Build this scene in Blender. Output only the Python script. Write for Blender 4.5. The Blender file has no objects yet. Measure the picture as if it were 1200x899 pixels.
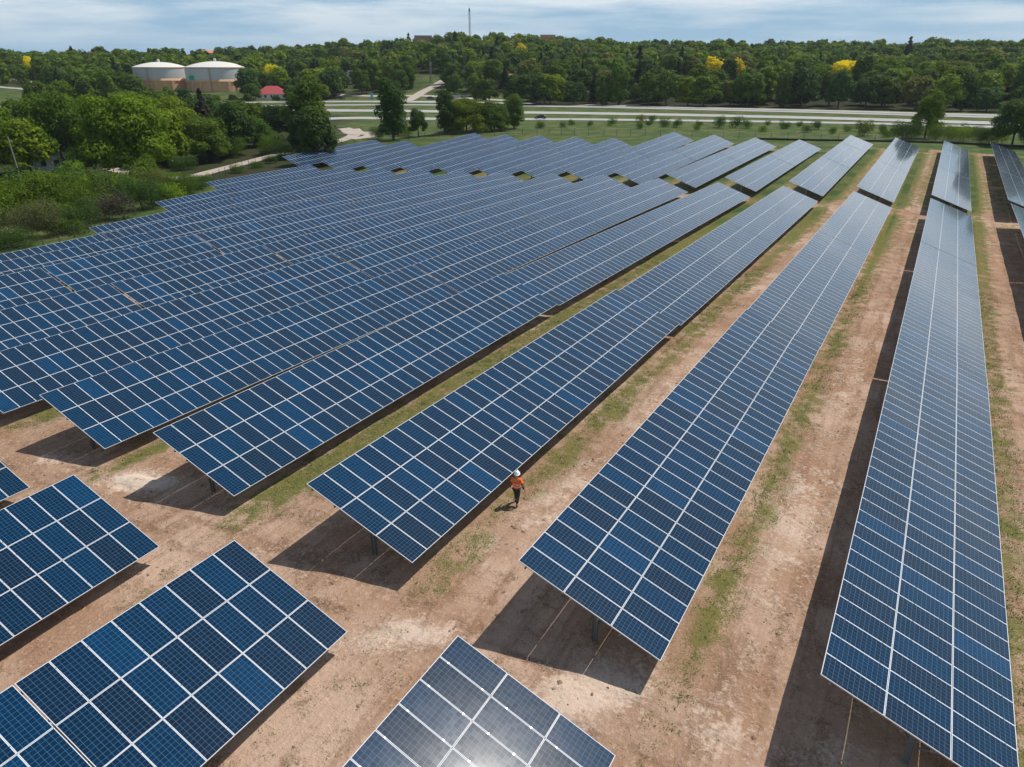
import bpy, bmesh, math, random
import numpy as np
from mathutils import Vector, Matrix

R = math.radians
sc = bpy.context.scene
col = sc.collection
random.seed(7)

# ------------------------------------------------------------------ camera, sky, sun, exposure
CAM_H, YAW, PITCH, FPX = 20.117, R(30.137), R(24.415), 827.41
cd = bpy.data.cameras.new('camera')
cd.sensor_width = 36.0
cd.lens = FPX / 1200 * 36.0
cd.clip_start, cd.clip_end = 0.5, 9000
cam = bpy.data.objects.new('camera', cd)
cam.location = (0, 0, CAM_H)
cam.rotation_euler = (math.pi / 2 - PITCH, 0, YAW)
col.objects.link(cam)
sc.camera = cam

SUN_EL, SUN_AZ = R(58.0), R(31.0)          # azimuth from +Y towards +X
world = bpy.data.worlds.new('World')
sc.world = world
world.use_nodes = True
wt = world.node_tree
wt.nodes.clear()


def nd(t, typ, **kw):
    n = t.nodes.new(typ)
    for k, v in kw.items():
        setattr(n, k, v)
    return n


def mathn(t, op, a, b=None, clamp=False):
    n = nd(t, 'ShaderNodeMath', operation=op, use_clamp=clamp)
    for i, v in enumerate((a, b)):
        if v is None:
            continue
        if isinstance(v, (int, float)):
            n.inputs[i].default_value = v
        else:
            t.links.new(v, n.inputs[i])
    return n.outputs[0]


def mixc(t, fac, a, b):
    n = nd(t, 'ShaderNodeMix', data_type='RGBA')
    for i, v in ((0, fac), (6, a), (7, b)):
        if isinstance(v, (int, float)):
            n.inputs[i].default_value = v
        elif isinstance(v, tuple):
            n.inputs[i].default_value = (*v, 1)
        else:
            t.links.new(v, n.inputs[i])
    return n.outputs[2]


def ramp(t, fac, stops):
    n = nd(t, 'ShaderNodeValToRGB')
    e = n.color_ramp.elements
    while len(e) < len(stops):
        e.new(0.5)
    for k, (p, c) in enumerate(stops):
        e[k].position = p
        e[k].color = (c, c, c, 1) if isinstance(c, (int, float)) else (*c, 1)
    t.links.new(fac, n.inputs[0])
    return n.outputs[0]


def noise(t, vec, scale, detail=4, rough=0.55):
    n = nd(t, 'ShaderNodeTexNoise')
    n.inputs['Scale'].default_value = scale
    n.inputs['Detail'].default_value = detail
    n.inputs['Roughness'].default_value = rough
    if vec is not None:
        t.links.new(vec, n.inputs['Vector'])
    return n.outputs[0]


sky = nd(wt, 'ShaderNodeTexSky', sky_type='NISHITA', sun_disc=False)
sky.sun_elevation, sky.sun_rotation = SUN_EL, SUN_AZ
sky.altitude, sky.air_density, sky.dust_density, sky.ozone_density = 0, 1.0, 0.6, 1.6
tc = nd(wt, 'ShaderNodeTexCoord')
mp = nd(wt, 'ShaderNodeMapping')
mp.inputs['Scale'].default_value = (1.0, 1.0, 9.0)
mp.inputs['Location'].default_value = (0.35, 0.1, 0.0)
wt.links.new(tc.outputs['Generated'], mp.inputs[0])
cl = noise(wt, mp.outputs[0], 2.4, 8, 0.58)
cmask = ramp(wt, cl, [(0.42, 0.0), (0.58, 1.0)])
sz = nd(wt, 'ShaderNodeSeparateXYZ')
wt.links.new(tc.outputs['Generated'], sz.inputs[0])
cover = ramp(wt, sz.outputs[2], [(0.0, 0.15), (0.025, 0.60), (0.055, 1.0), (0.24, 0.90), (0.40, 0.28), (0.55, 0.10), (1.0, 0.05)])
cmask = mathn(wt, 'MAXIMUM', cmask, ramp(wt, sz.outputs[2], [(0.065, 0.0), (0.11, 0.6)]))  # extra cloud filled in above the view for the panels to reflect
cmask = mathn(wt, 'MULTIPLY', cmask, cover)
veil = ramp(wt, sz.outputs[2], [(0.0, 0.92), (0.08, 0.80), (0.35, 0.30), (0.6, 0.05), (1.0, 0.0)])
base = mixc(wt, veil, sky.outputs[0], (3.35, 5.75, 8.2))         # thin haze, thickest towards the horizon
bright = mixc(wt, ramp(wt, sz.outputs[2], [(0.05, 0), (0.14, 1)]), (7.6, 8.7, 9.5), (11.0, 11.9, 12.6))   # unseen cloud above the view, brightened to lighten the far panels' reflections
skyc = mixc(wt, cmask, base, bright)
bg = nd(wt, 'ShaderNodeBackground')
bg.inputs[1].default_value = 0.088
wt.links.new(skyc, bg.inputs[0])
wo = nd(wt, 'ShaderNodeOutputWorld')
wt.links.new(bg.outputs[0], wo.inputs[0])

sl = bpy.data.lights.new('sun', 'SUN')
sl.energy, sl.angle, sl.color = 4.3, R(0.53), (1.0, 0.94, 0.86)
so = bpy.data.objects.new('sun', sl)
sdir = Vector((math.sin(SUN_AZ) * math.cos(SUN_EL), math.cos(SUN_AZ) * math.cos(SUN_EL), math.sin(SUN_EL)))
so.rotation_euler = sdir.to_track_quat('Z', 'Y').to_euler()
so.location = (30, 60, 120)
col.objects.link(so)
vs = sc.view_settings
sc.display_settings.display_device = 'sRGB'
vs.view_transform, vs.look, vs.exposure, vs.gamma = 'Standard', 'None', 0.0, 1.0
vs.use_curve_mapping = False
sc.cycles.max_bounces = 6
sc.cycles.transparent_max_bounces = 8
sc.cycles.use_denoising = True
sc.cycles.volume_bounces = 0


# ------------------------------------------------------------------ helpers
def tag(o, label=None, cat=None, group=None, kind=None):
    for k, v in (('label', label), ('category', cat), ('group', group), ('kind', kind)):
        if v:
            o[k] = v
    return o


def empty(name, loc, rot=(0, 0, 0)):
    o = bpy.data.objects.new(name, None)
    o.location, o.rotation_euler = loc, rot
    o.empty_display_size = 0.5
    col.objects.link(o)
    return o


def link(name, me, parent=None, loc=(0, 0, 0), rot=(0, 0, 0), scale=(1, 1, 1)):
    o = bpy.data.objects.new(name, me)
    o.location, o.rotation_euler, o.scale = loc, rot, scale
    if parent:
        o.parent = parent
    col.objects.link(o)
    return o


def np_mesh(name, verts, faces, mats, midx=None, uv=None, smooth=False):
    """verts (n,3), faces (m,k) all the same size"""
    verts = np.asarray(verts, np.float32)
    faces = np.asarray(faces, np.int32)
    me = bpy.data.meshes.new(name)
    m, k = faces.shape
    me.vertices.add(len(verts))
    me.vertices.foreach_set('co', verts.ravel())
    me.loops.add(m * k)
    me.loops.foreach_set('vertex_index', faces.ravel())
    me.polygons.add(m)
    me.polygons.foreach_set('loop_start', np.arange(0, m * k, k, dtype=np.int32))
    if midx is not None:
        me.polygons.foreach_set('material_index', np.asarray(midx, np.int32))
    me.polygons.foreach_set('use_smooth', np.full(m, bool(smooth)))
    for mt in mats:
        me.materials.append(mt)
    if uv is not None:
        l = me.uv_layers.new(name='UVMap')
        l.data.foreach_set('uv', np.asarray(uv, np.float32).ravel())
    me.update(calc_edges=True)
    me.validate()
    return me


class MB:
    """collects shapes into one mesh"""
    def __init__(self):
        self.v, self.f, self.m = [], [], []

    def add(self, v, f, mi=0, M=None):
        n = len(self.v)
        for p in v:
            self.v.append(tuple(M @ Vector(p)) if M is not None else tuple(p))
        for q in f:
            self.f.append([i + n for i in q])
            self.m.append(mi)

    def box(self, x0, x1, y0, y1, z0, z1, mi=0, M=None):
        v = [(x0, y0, z0), (x1, y0, z0), (x1, y1, z0), (x0, y1, z0), (x0, y0, z1), (x1, y0, z1), (x1, y1, z1), (x0, y1, z1)]
        f = [(0, 3, 2, 1), (4, 5, 6, 7), (0, 1, 5, 4), (1, 2, 6, 5), (2, 3, 7, 6), (3, 0, 4, 7)]
        self.add(v, f, mi, M)

    def tube(self, p, q, r0, r1=None, n=6, mi=0, cap=True):
        r1 = r0 if r1 is None else r1
        p, q = Vector(p), Vector(q)
        d = (q - p).normalized()
        a = d.orthogonal().normalized()
        b = d.cross(a)
        v = []
        for c, r in ((p, r0), (q, r1)):
            for i in range(n):
                t = 2 * math.pi * i / n
                v.append(c + (a * math.cos(t) + b * math.sin(t)) * r)
        f = [(i, (i + 1) % n, n + (i + 1) % n, n + i) for i in range(n)]
        if cap:
            f += [tuple(range(n - 1, -1, -1)), tuple(range(n, 2 * n))]
        self.add(v, f, mi)

    def lathe(self, prof, n=24, mi=0, M=None):
        v, f = [], []
        for r, z in prof:
            for i in range(n):
                t = 2 * math.pi * i / n
                v.append((r * math.cos(t), r * math.sin(t), z))
        for k in range(len(prof) - 1):
            for i in range(n):
                j = (i + 1) % n
                f.append((k * n + i, k * n + j, (k + 1) * n + j, (k + 1) * n + i))
        self.add(v, f, mi, M)

    def mesh(self, name, *mats, smooth=False):
        me = bpy.data.meshes.new(name)
        me.from_pydata(self.v, [], self.f)
        for mt in mats:
            me.materials.append(mt)
        me.polygons.foreach_set('material_index', np.array(self.m, np.int32))
        if smooth:
            me.polygons.foreach_set('use_smooth', np.ones(len(self.f), bool))
        me.update()
        return me

    def build(self, name, mat, parent=None, loc=(0, 0, 0), rot=(0, 0, 0), smooth=False):
        mats = mat if isinstance(mat, (list, tuple)) else [mat]
        return link(name, self.mesh(name, *mats, smooth=smooth), parent, loc, rot)


def new_mat(name):
    m = bpy.data.materials.new(name)
    m.use_nodes = True
    t = m.node_tree
    b = t.nodes['Principled BSDF']
    return m, t, b


def plain(name, c, rough=0.7, metal=0.0, var=0.15, scale=3.0):
    """a colour broken by a little procedural noise"""
    m, t, b = new_mat(name)
    tcn = nd(t, 'ShaderNodeTexCoord')
    n = noise(t, tcn.outputs['Object'], scale, 5)
    lo = tuple(x * (1 - var) for x in c)
    hi = tuple(min(1, x * (1 + var)) for x in c)
    t.links.new(mixc(t, n, lo, hi), b.inputs['Base Color'])
    b.inputs['Roughness'].default_value = rough
    b.inputs['Metallic'].default_value = metal
    return m


# ------------------------------------------------------------------ layout of the solar field
ML, MW = 1.976, 1.012                      # module pitch down the slope and along the row
TILT = R(19.6)
CT, ST = ML * math.cos(TILT), ML * math.sin(TILT)
XROW = [9.75, 0.14, -10.21, -20.69, -31.74, -42.26, -52.8, -63.33] + [-63.33 - 10.53 * i for i in range(1, 8)]
HI = 3.0                                   # upper edge above the ground
# (row, y0, y1, upper edge z at y0, at y1, piece name, modules built singly)
TAB = [
    (0, 53.0, 87.0, 3.2, 2.9, 'm2', 0), (0, 87.2, 119.0, 2.9, 2.67, 'm3', 0), (0, 124.2, 158.5, 2.37, 2.6, 'f1', 0), (0, 158.8, 192.5, 2.6, 2.8, 'f2', 0), (0, 192.8, 211.3, 2.8, 2.9, 'f3', 0),
    (1, 18.3, 52.5, 3.34, 3.29, 'm1', 1), (1, 52.65, 87, 3.2, 2.7, 'm2', 1), (1, 87.2, 121.8, 2.7, 2.13, 'm3', 0),
    (1, 124.8, 159, 2.2, 2.45, 'f1', 0), (1, 159.3, 193.5, 2.45, 2.65, 'f2', 0), (1, 193.9, 212, 2.65, 2.75, 'f3', 0),
    (2, 18.02, 52.7, 3.63, 3.25, 'm1', 1), (2, 52.85, 87.2, 3.1, 2.7, 'm2', 1), (2, 87.35, 121.5, 2.7, 2.32, 'm3', 0),
    (2, 124.64, 159, 2.59, 3.0, 'f1', 0), (2, 159.2, 187, 3.0, 3.4, 'f2', 0), (2, 187.4, 203.8, 3.4, 3.59, 'f3', 0),
    (3, 17.96, 52.6, 3.59, 3.24, 'm1', 1), (3, 52.9, 87.5, 2.98, 2.6, 'm2', 1), (3, 87.65, 122.3, 2.6, 2.22, 'm3', 0),
    (3, 126.9, 161.2, 2.33, 2.85, 'f1', 0), (3, 161.5, 190, 2.85, 3.2, 'f2', 0), (3, 190.3, 207.7, 3.2, 3.4, 'f3', 0),
    (4, 18.24, 53.0, 2.98, 2.93, 'm1', 1), (4, 53.3, 89, 2.72, 2.2, 'm2', 1), (4, 89.15, 124.9, 2.2, 1.6, 'm3', 0),
    (4, 128.9, 164.5, 1.91, 2.2, 'f1', 0), (4, 164.8, 200.4, 2.2, 2.41, 'f2', 0),
    (5, 18.2, 53.25, 2.6, 2.22, 'm1', 1), (5, 53.5, 89, 2.2, 1.95, 'm2', 1), (5, 89.15, 124.5, 1.95, 1.58, 'm3', 0),
    (5, 128.6, 163.4, 1.77, 2.2, 'f1', 0), (5, 163.7, 198.3, 2.2, 2.58, 'f2', 0),
    (6, 18.1, 53.4, 2.19, 2.0, 'm1', 1), (6, 53.7, 89.2, 1.98, 1.7, 'm2', 1), (6, 89.35, 124.8, 1.7, 1.4, 'm3', 0),
    (6, 129.3, 163.4, 1.4, 2.1, 'f1', 0), (6, 163.7, 197.6, 2.1, 2.86, 'f2', 0),
    (7, 18.0, 35.5, 1.95, 1.75, 'm0', 1), (7, 35.8, 53.3, 1.73, 1.65, 'm1', 1), (7, 53.6, 89.2, 1.62, 1.2, 'm2', 1), (7, 89.35, 125.2, 1.2, 0.8, 'm3', 0),
    (7, 129.5, 163.2, 0.95, 2.0, 'f1', 0), (7, 163.5, 196.7, 2.0, 3.2, 'f2', 0),
    (8, 18.0, 35.2, 2.1, 1.9, 'm0', 1), (8, 35.5, 52.6, 1.9, 1.8, 'm1', 1), (8, 52.9, 89, 1.8, 1.1, 'm2', 0), (8, 89.15, 125, 1.1, 0.41, 'm3', 0),
    (8, 129.5, 163, 0.6, 1.8, 'f1', 0), (8, 163.3, 180.1, 1.8, 2.49, 'f2', 0),
    (9, 35.5, 53.0, 0.8, 0.7, 'm1', 0), (9, 53.5, 89, 0.7, 0.3, 'm2', 0), (9, 89.15, 125.5, 0.3, -0.11, 'm3', 0),
    (9, 129.5, 163, 0.15, 1.6, 'f1', 0), (9, 163.3, 179.7, 1.6, 2.36, 'f2', 0),
    (10, 38.7, 53.6, -0.75, -0.7, 'm1', 0), (10, 54.1, 89, -0.7, -0.6, 'm2', 0), (10, 89.15, 125.8, -0.6, -0.5, 'm3', 0),
    (10, 129.5, 163, -0.2, 1.4, 'f1', 0), (10, 163.3, 179, 1.4, 2.25, 'f2', 0),
    (11, 58.45, 91, -1.8, -1.3, 'm2', 0), (11, 91.2, 125.5, -1.3, -0.81, 'm3', 0), (11, 129.3, 163, -0.5, 1.3, 'f1', 0), (11, 163.3, 178.6, 1.3, 2.12, 'f2', 0),
    (12, 76.6, 91, -1.82, -1.6, 'm2', 0), (12, 91.2, 125.3, -1.6, -1.26, 'm3', 0), (12, 129.1, 163, -0.95, 1.1, 'f1', 0), (12, 163.3, 178.9, 1.1, 2.03, 'f2', 0),
    (13, 95.3, 124.4, -1.71, -1.47, 'm3', 0), (13, 128.2, 160.7, -1.1, 0.9, 'f1', 0),
    (14, 125.8, 160.2, -0.41, 0.66, 'f1', 0),
    (2, 6.0, 14.13, 3.32, 3.35, 'n1', 1),
    (3, 5.95, 14.06, 3.19, 3.17, 'n1', 1), (3, -11.3, 5.90, 3.22, 3.19, 'n2', 1),
    (4, 6.05, 14.16, 2.55, 2.7, 'n1', 1), (4, -11.2, 6.0, 2.3, 2.55, 'n2', 1),
    (5, 6.0, 14.15, 2.3, 2.36, 'n1', 1),
]

# ------------------------------------------------------------------ terrain
S = []
for r_, y0, y1, z0, z1, nm, _ in TAB:
    for y, z in ((y0, z0), (y1, z1)):
        S.append((XROW[r_] + 2.8, y, z - HI))
S += [(-150, 105, -4.9), (-178, 86, -5), (-128, 58, -4.6), (-108, 48, -4.4), (-165, 142, -4.2), (-158, 160, -3.4), (-176, 196, -2.6), (-150, 182, -2),
      (-205, 112, -5), (-260, 150, -4), (-320, 190, -2), (-140, 206, -0.9), (-60, 222, 0.1), (-100, 215, -0.2), (10, 245, -0.2), (40, 240, -0.4), (60, 120, -1.5),
      (-300, 230, 0), (-205, 225, 0.3), (-127, 258, 0.5), (-40, 290, 0.5), (80, 300, 0.5), (-326, 286, 0.6), (-241, 326, 0.9), (-161, 326, 0.7), (-50, 358, 0.8), (80, 360, 0.8), (-240, 256, 0.5),
      (-380, 330, 1.0), (-250, 400, 1.2), (-60, 420, 1.0), (150, 420, 1), (-120, -10, -2.5), (-70, -30, 0.0), (0, -40, 0), (60, 20, -0.5), (-430, 240, 1), (-220, 50, -5)]
S = np.array(S, float)
_d = np.hypot(S[:, None, 0] - S[None, :, 0], S[:, None, 1] - S[None, :, 1])
_n = len(S)
_A = np.zeros((_n + 1, _n + 1))
_A[:_n, :_n] = -_d + 4.0 * np.eye(_n)
_A[:_n, _n] = 1
_A[_n, :_n] = 1
_W = np.linalg.solve(_A, np.append(S[:, 2], 0))


def sstep(a, b, x):
    t = np.clip((x - a) / (b - a), 0, 1)
    return t * t * (3 - 2 * t)


def terrain(X, Y):
    X = np.atleast_1d(np.asarray(X, float))
    Y = np.atleast_1d(np.asarray(Y, float))
    D = np.hypot(X, Y)
    k = np.minimum(1, 470 / np.maximum(D, 1e-6))
    xc, yc = X * k, np.maximum(Y * k, -60)
    z = np.full(X.shape, _W[_n])
    for i in range(_n):
        z = z - _W[i] * np.hypot(xc - S[i, 0], yc - S[i, 1])
    az = np.degrees(np.arctan2(-X, np.maximum(Y, 1e-3)))
    slope = np.interp(az, [-20, 5, 20, 33, 42, 52, 70], [0.050, 0.054, 0.060, 0.080, 0.066, 0.046, 0.042])
    d0 = np.interp(az, [-20, 20, 35, 50, 70], [375, 375, 390, 440, 420])
    far = np.where(Y > 0, 1, 0) * sstep(-40, 40, Y)
    rise = np.maximum(0, np.minimum(D, 780) - d0)
    z = z + far * slope * rise * sstep(0, 60, rise)
    z = z - far * 0.03 * np.maximum(0, np.minimum(D, 2400) - 860)
    return z


def T1(x, y):
    return float(terrain(x, y)[0])


def axis(parts):
    out = []
    for a, b, s in parts:
        out += list(np.arange(a, b, s))
    return np.array(out)


GX = axis([(-3200, -1000, 200), (-1000, -500, 45), (-500, -180, 14), (-180, -58, 3), (-58, 16, 1), (16, 60, 4), (60, 400, 20), (400, 3201, 200)])
GY = axis([(-600, -60, 60), (-60, 4, 4), (4, 68, 1), (68, 240, 2.5), (240, 420, 9), (420, 900, 20), (900, 5200, 250)])
gxx, gyy = np.meshgrid(GX, GY)
GZ = terrain(gxx.ravel(), gyy.ravel()).reshape(gxx.shape)
# small unevenness of the bare soil
_rng = np.random.default_rng(3)


def lump(X, Y):
    return (0.05 * np.sin(X * 0.9 + 1.3 * np.sin(Y * 0.31)) * np.sin(Y * 0.7 + X * 0.2) + 0.03 * np.sin(X * 2.1 + Y * 1.3))


GZ = GZ + lump(gxx, gyy) * (np.hypot(gxx, gyy) < 200)


def gz(x, y):
    """height of the ground sheet itself (bilinear in its own grid)"""
    i = int(np.clip(np.searchsorted(GX, x) - 1, 0, len(GX) - 2))
    j = int(np.clip(np.searchsorted(GY, y) - 1, 0, len(GY) - 2))
    u = (x - GX[i]) / (GX[i + 1] - GX[i])
    v = (y - GY[j]) / (GY[j + 1] - GY[j])
    return float((1 - v) * ((1 - u) * GZ[j, i] + u * GZ[j, i + 1]) + v * ((1 - u) * GZ[j + 1, i] + u * GZ[j + 1, i + 1]))


# where the field's bare soil is, and how grassy: 0 bare .. 1 meadow
XR = np.array(XROW)
Y_START = np.array([10, 0, -20, -20, -20, -20, 0, 0, 0, 20, 33, 52, 70, 88, 120], float)
Y_END = np.array([215, 216, 208, 212, 204, 202, 201, 200, 184, 183, 182, 182, 182, 165, 164], float)


def grassiness(X, Y):
    row = np.clip(np.round(np.interp(-(X - 2.8), -XR, np.arange(15))), 0, 14).astype(int)
    inside = (X > -139) & (X < 24) & (Y > Y_START[row]) & (Y < Y_END[row])
    far = sstep(60, 150, Y)
    a = X - XR[row]                                   # 0 at the upper edge .. 5.6 at the lower edge
    low = np.exp(-((a - 6.2) / 0.9) ** 2) + np.exp(-((a + 4.1) / 0.9) ** 2)
    left = sstep(-8, -26, X)
    g = 0.17 + 0.12 * left + (0.52 + 0.07 * left) * low + far * 0.46
    tracks = np.exp(-((a + 2.2) / 0.45) ** 2) + np.exp(-((a + 0.5) / 0.45) ** 2)
    g = g - 0.16 * tracks
    cross = sstep(20, 16, Y) * sstep(-60, -5, Y + 0 * X)
    g = np.where(Y < 20, g * (1 - 0.62 * sstep(21, 15, Y)), g)
    g = g - 0.42 * np.exp(-((Y - 125.0) / 3.2) ** 2)
    near_end = np.exp(-((Y - Y_END[row] + 3) / 2.5) ** 2)
    g = g - 0.3 * near_end
    g = g - 0.3 * np.exp(-((X + 13.6) / 1.6) ** 2 - ((Y - 24.5) / 2.6) ** 2)
    return np.where(inside, g, 1.0)


def pale(X, Y):
    p = np.zeros_like(X)
    for cx, cy, sx, sy, an, am in PALE:
        dx, dy = X - cx, Y - cy
        u = dx * math.cos(an) + dy * math.sin(an)
        v = -dx * math.sin(an) + dy * math.cos(an)
        p = np.maximum(p, am * np.exp(-(u / sx) ** 2 - (v / sy) ** 2))
    return p


PALE = [(-33.2, 17.9, 2.8, 1.0, 0.3, 1.2), (-6.5, 16.7, 2.2, 1.2, 0.9, 1.15), (-5.8, 18.4, 1.2, 0.8, 0.5, 0.8), (-13.5, 15.9, 1.9, 0.7, 0.4, 1.0), (-14.6, 14.6, 1.6, 0.6, 0.2, 0.8),
        (-12.9, 27.0, 1.4, 5.5, 0.0, 0.62), (-12.4, 41.0, 1.2, 9.0, 0.0, 0.55), (-2.6, 31.0, 1.5, 8.0, 0.0, 0.62), (-2.2, 17.5, 1.6, 1.3, 0.0, 0.75), (-2.4, 50.0, 1.2, 10.0, 0.0, 0.45),
        (-40.7, 17.0, 3.0, 0.8, 0.1, 0.55), (-23.8, 15.7, 3.0, 0.8, 0.15, 0.55), (-14.5, 21.5, 1.3, 1.6, 0.0, 0.55), (7.2, 34.0, 1.3, 9.0, 0.0, 0.5), (1.5, 18.5, 1.0, 0.7, 0.2, 0.7), (-4.4, 12.0, 1.6, 1.0, 0.0, 0.6)]


# ------------------------------------------------------------------ ground material
def ground_material():
    m, t, b = new_mat('ground_soil_and_grass')
    tcn = nd(t, 'ShaderNodeTexCoord')
    P = tcn.outputs['Object']
    ag = nd(t, 'ShaderNodeAttribute', attribute_name='grassy')
    ap = nd(t, 'ShaderNodeAttribute', attribute_name='pale')
    n_big = noise(t, P, 0.16, 5, 0.6)
    n_mid = noise(t, P, 0.9, 6, 0.65)
    n_fin = noise(t, P, 5.5, 6, 0.7)
    n_spk = noise(t, P, 16, 3, 0.6)
    mpn = nd(t, 'ShaderNodeMapping')
    mpn.inputs['Scale'].default_value = (1.0, 0.07, 1.0)
    t.links.new(P, mpn.inputs[0])
    n_rut = noise(t, mpn.outputs[0], 1.5, 4, 0.6)
    # soil
    n_huge = noise(t, P, 0.055, 3, 0.5)
    sx = nd(t, 'ShaderNodeSeparateXYZ')
    t.links.new(P, sx.inputs[0])
    wob = mathn(t, 'MULTIPLY', mathn(t, 'SUBTRACT', n_big, 0.5), 2.2)

    def rut(coord, centre, half):
        d = mathn(t, 'ADD', mathn(t, 'SUBTRACT', coord, centre), wob)
        return mathn(t, 'ABSOLUTE', mathn(t, 'SUBTRACT', mathn(t, 'ABSOLUTE', d), half))
    near_cross = mathn(t, 'MINIMUM', rut(sx.outputs[1], 16.1, 0.85), rut(sx.outputs[1], 125.0, 0.9))
    aisles = near_cross
    for cx in (-2.3, -12.7, -23.4, 7.6):
        aisles = mathn(t, 'MINIMUM', aisles, rut(sx.outputs[0], cx, 0.85))
    trk = ramp(t, aisles, [(0.10, 1), (0.34, 0)])
    trk = mathn(t, 'MULTIPLY', trk, ramp(t, n_mid, [(0.42, 0.15), (0.56, 1)]))
    soil = mixc(t, ramp(t, n_big, [(0.42, 0), (0.58, 1)]), (0.355, 0.218, 0.140), (0.500, 0.350, 0.258))
    soil = mixc(t, ramp(t, n_huge, [(0.40, 0.55), (0.52, 0)]), soil, (0.265, 0.155, 0.092))
    soil = mixc(t, ramp(t, n_mid, [(0.53, 0), (0.62, 0.60)]), soil, (0.215, 0.124, 0.072))
    soil = mixc(t, ramp(t, n_rut, [(0.53, 0), (0.63, 0.50)]), soil, (0.245, 0.146, 0.088))
    soil = mixc(t, mathn(t, 'MULTIPLY', trk, 0.55), soil, (0.230, 0.134, 0.080))
    soil = mixc(t, ramp(t, n_fin, [(0.52, 0), (0.66, 0.50)]), soil, (0.600, 0.450, 0.340))
    clus = mathn(t, 'MULTIPLY', ramp(t, n_spk, [(0.56, 0), (0.63, 0.85)]), ramp(t, n_mid, [(0.44, 0.05), (0.56, 1)]))
    soil = mixc(t, clus, soil, (0.105, 0.064, 0.038))
    pm = mathn(t, 'ADD', ap.outputs['Fac'], mathn(t, 'MULTIPLY', mathn(t, 'SUBTRACT', n_mid, 0.5), 2.4))
    pm = mathn(t, 'ADD', pm, mathn(t, 'MULTIPLY', mathn(t, 'SUBTRACT', n_fin, 0.5), 1.6))
    pm = ramp(t, pm, [(0.30, 0), (0.85, 0.9)])
    soil = mixc(t, pm, soil, (0.64, 0.50, 0.395))
    # grass
    gcol = mixc(t, ramp(t, n_mid, [(0.35, 0), (0.68, 1)]), (0.055, 0.088, 0.014), (0.210, 0.175, 0.060))
    gcol = mixc(t, ramp(t, n_fin, [(0.4, 0), (0.7, 0.7)]), gcol, (0.110, 0.140, 0.024))
    meadow = mixc(t, ramp(t, n_big, [(0.44, 0), (0.58, 1)]), (0.034, 0.086, 0.016), (0.105, 0.125, 0.038))
    meadow = mixc(t, ramp(t, n_mid, [(0.42, 0), (0.7, 0.6)]), meadow, (0.035, 0.070, 0.016))
    isout = ramp(t, ag.outputs['Fac'], [(0.86, 0), (0.98, 1)])
    gcol = mixc(t, isout, gcol, meadow)
    gm = mathn(t, 'ADD', ag.outputs['Fac'], mathn(t, 'MULTIPLY', mathn(t, 'SUBTRACT', n_mid, 0.5), 1.5))
    gm = mathn(t, 'ADD', gm, mathn(t, 'MULTIPLY', mathn(t, 'SUBTRACT', n_fin, 0.5), 0.75))
    gm = mathn(t, 'ADD', gm, mathn(t, 'MULTIPLY', mathn(t, 'SUBTRACT', n_big, 0.5), 0.7))
    gm = mathn(t, 'ADD', gm, mathn(t, 'MULTIPLY', mathn(t, 'SUBTRACT', n_spk, 0.5), 1.1))
    gm = ramp(t, gm, [(0.42, 0), (0.70, 0.95)])
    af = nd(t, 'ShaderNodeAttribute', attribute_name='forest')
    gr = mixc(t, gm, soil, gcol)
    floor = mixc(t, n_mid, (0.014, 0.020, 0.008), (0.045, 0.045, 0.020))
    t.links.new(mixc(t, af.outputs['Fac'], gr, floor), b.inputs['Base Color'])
    b.inputs['Roughness'].default_value = 0.95
    b.inputs['Specular IOR Level'].default_value = 0.1
    hgt = mathn(t, 'ADD', mathn(t, 'MULTIPLY', n_mid, 0.55), mathn(t, 'MULTIPLY', trk, -0.25))
    hgt = mathn(t, 'ADD', hgt, mathn(t, 'MULTIPLY', n_fin, 0.22))
    hgt0 = mathn(t, 'ADD', mathn(t, 'MULTIPLY', n_mid, 0.55), mathn(t, 'MULTIPLY', n_fin, 0.22))
    hgt = mathn(t, 'ADD', hgt, mathn(t, 'MULTIPLY', n_rut, 0.5))
    hgt = mathn(t, 'ADD', hgt, mathn(t, 'MULTIPLY', n_spk, 0.07))
    bp = nd(t, 'ShaderNodeBump')
    bp.inputs['Strength'].default_value = 0.9
    bp.inputs['Distance'].default_value = 0.35
    t.links.new(hgt, bp.inputs['Height'])
    t.links.new(bp.outputs[0], b.inputs['Normal'])
    return m


CLEAR = [  # (azimuth from, to, distance from, to) kept open: roads, lawns, sight lines to buildings
    (34.9, 37.6, 385, 560), (36.8, 40.0, 395, 452), (30.5, 40.5, 395, 425), (47.2, 48.9, 440, 480), (41.4, 42.5, 435, 520), (33.1, 34.4, 380, 485), (29.3, 30.3, 380, 470), (61.3, 66, 430, 575), (49.3, 57.0, 440, 560), (29.0, 31.2, 400, 434),
    (35.9, 36.9, 690, 770), (27.2, 28.4, 740, 830)]


def is_clear(x, y):
    az, D = math.degrees(math.atan2(-x, y)), math.hypot(x, y)
    return any(a <= az <= b and c <= D <= d for a, b, c, d in CLEAR)


WF_A = [-14, -4, 5, 12, 18, 24, 30, 34, 40, 43, 48, 52, 56, 60, 68]
WF_D = [386, 383, 380, 380, 379, 380, 385, 400, 450, 446, 446, 470, 430, 400, 430]


def wood_front(az):
    return float(np.interp(az, WF_A, WF_D))


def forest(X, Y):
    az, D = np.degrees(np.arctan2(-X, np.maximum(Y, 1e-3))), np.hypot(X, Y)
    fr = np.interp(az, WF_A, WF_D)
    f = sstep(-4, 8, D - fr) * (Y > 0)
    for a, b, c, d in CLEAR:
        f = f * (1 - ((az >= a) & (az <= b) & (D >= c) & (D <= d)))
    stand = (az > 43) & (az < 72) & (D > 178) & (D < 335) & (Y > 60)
    return np.maximum(f, 0.85 * stand)


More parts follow.
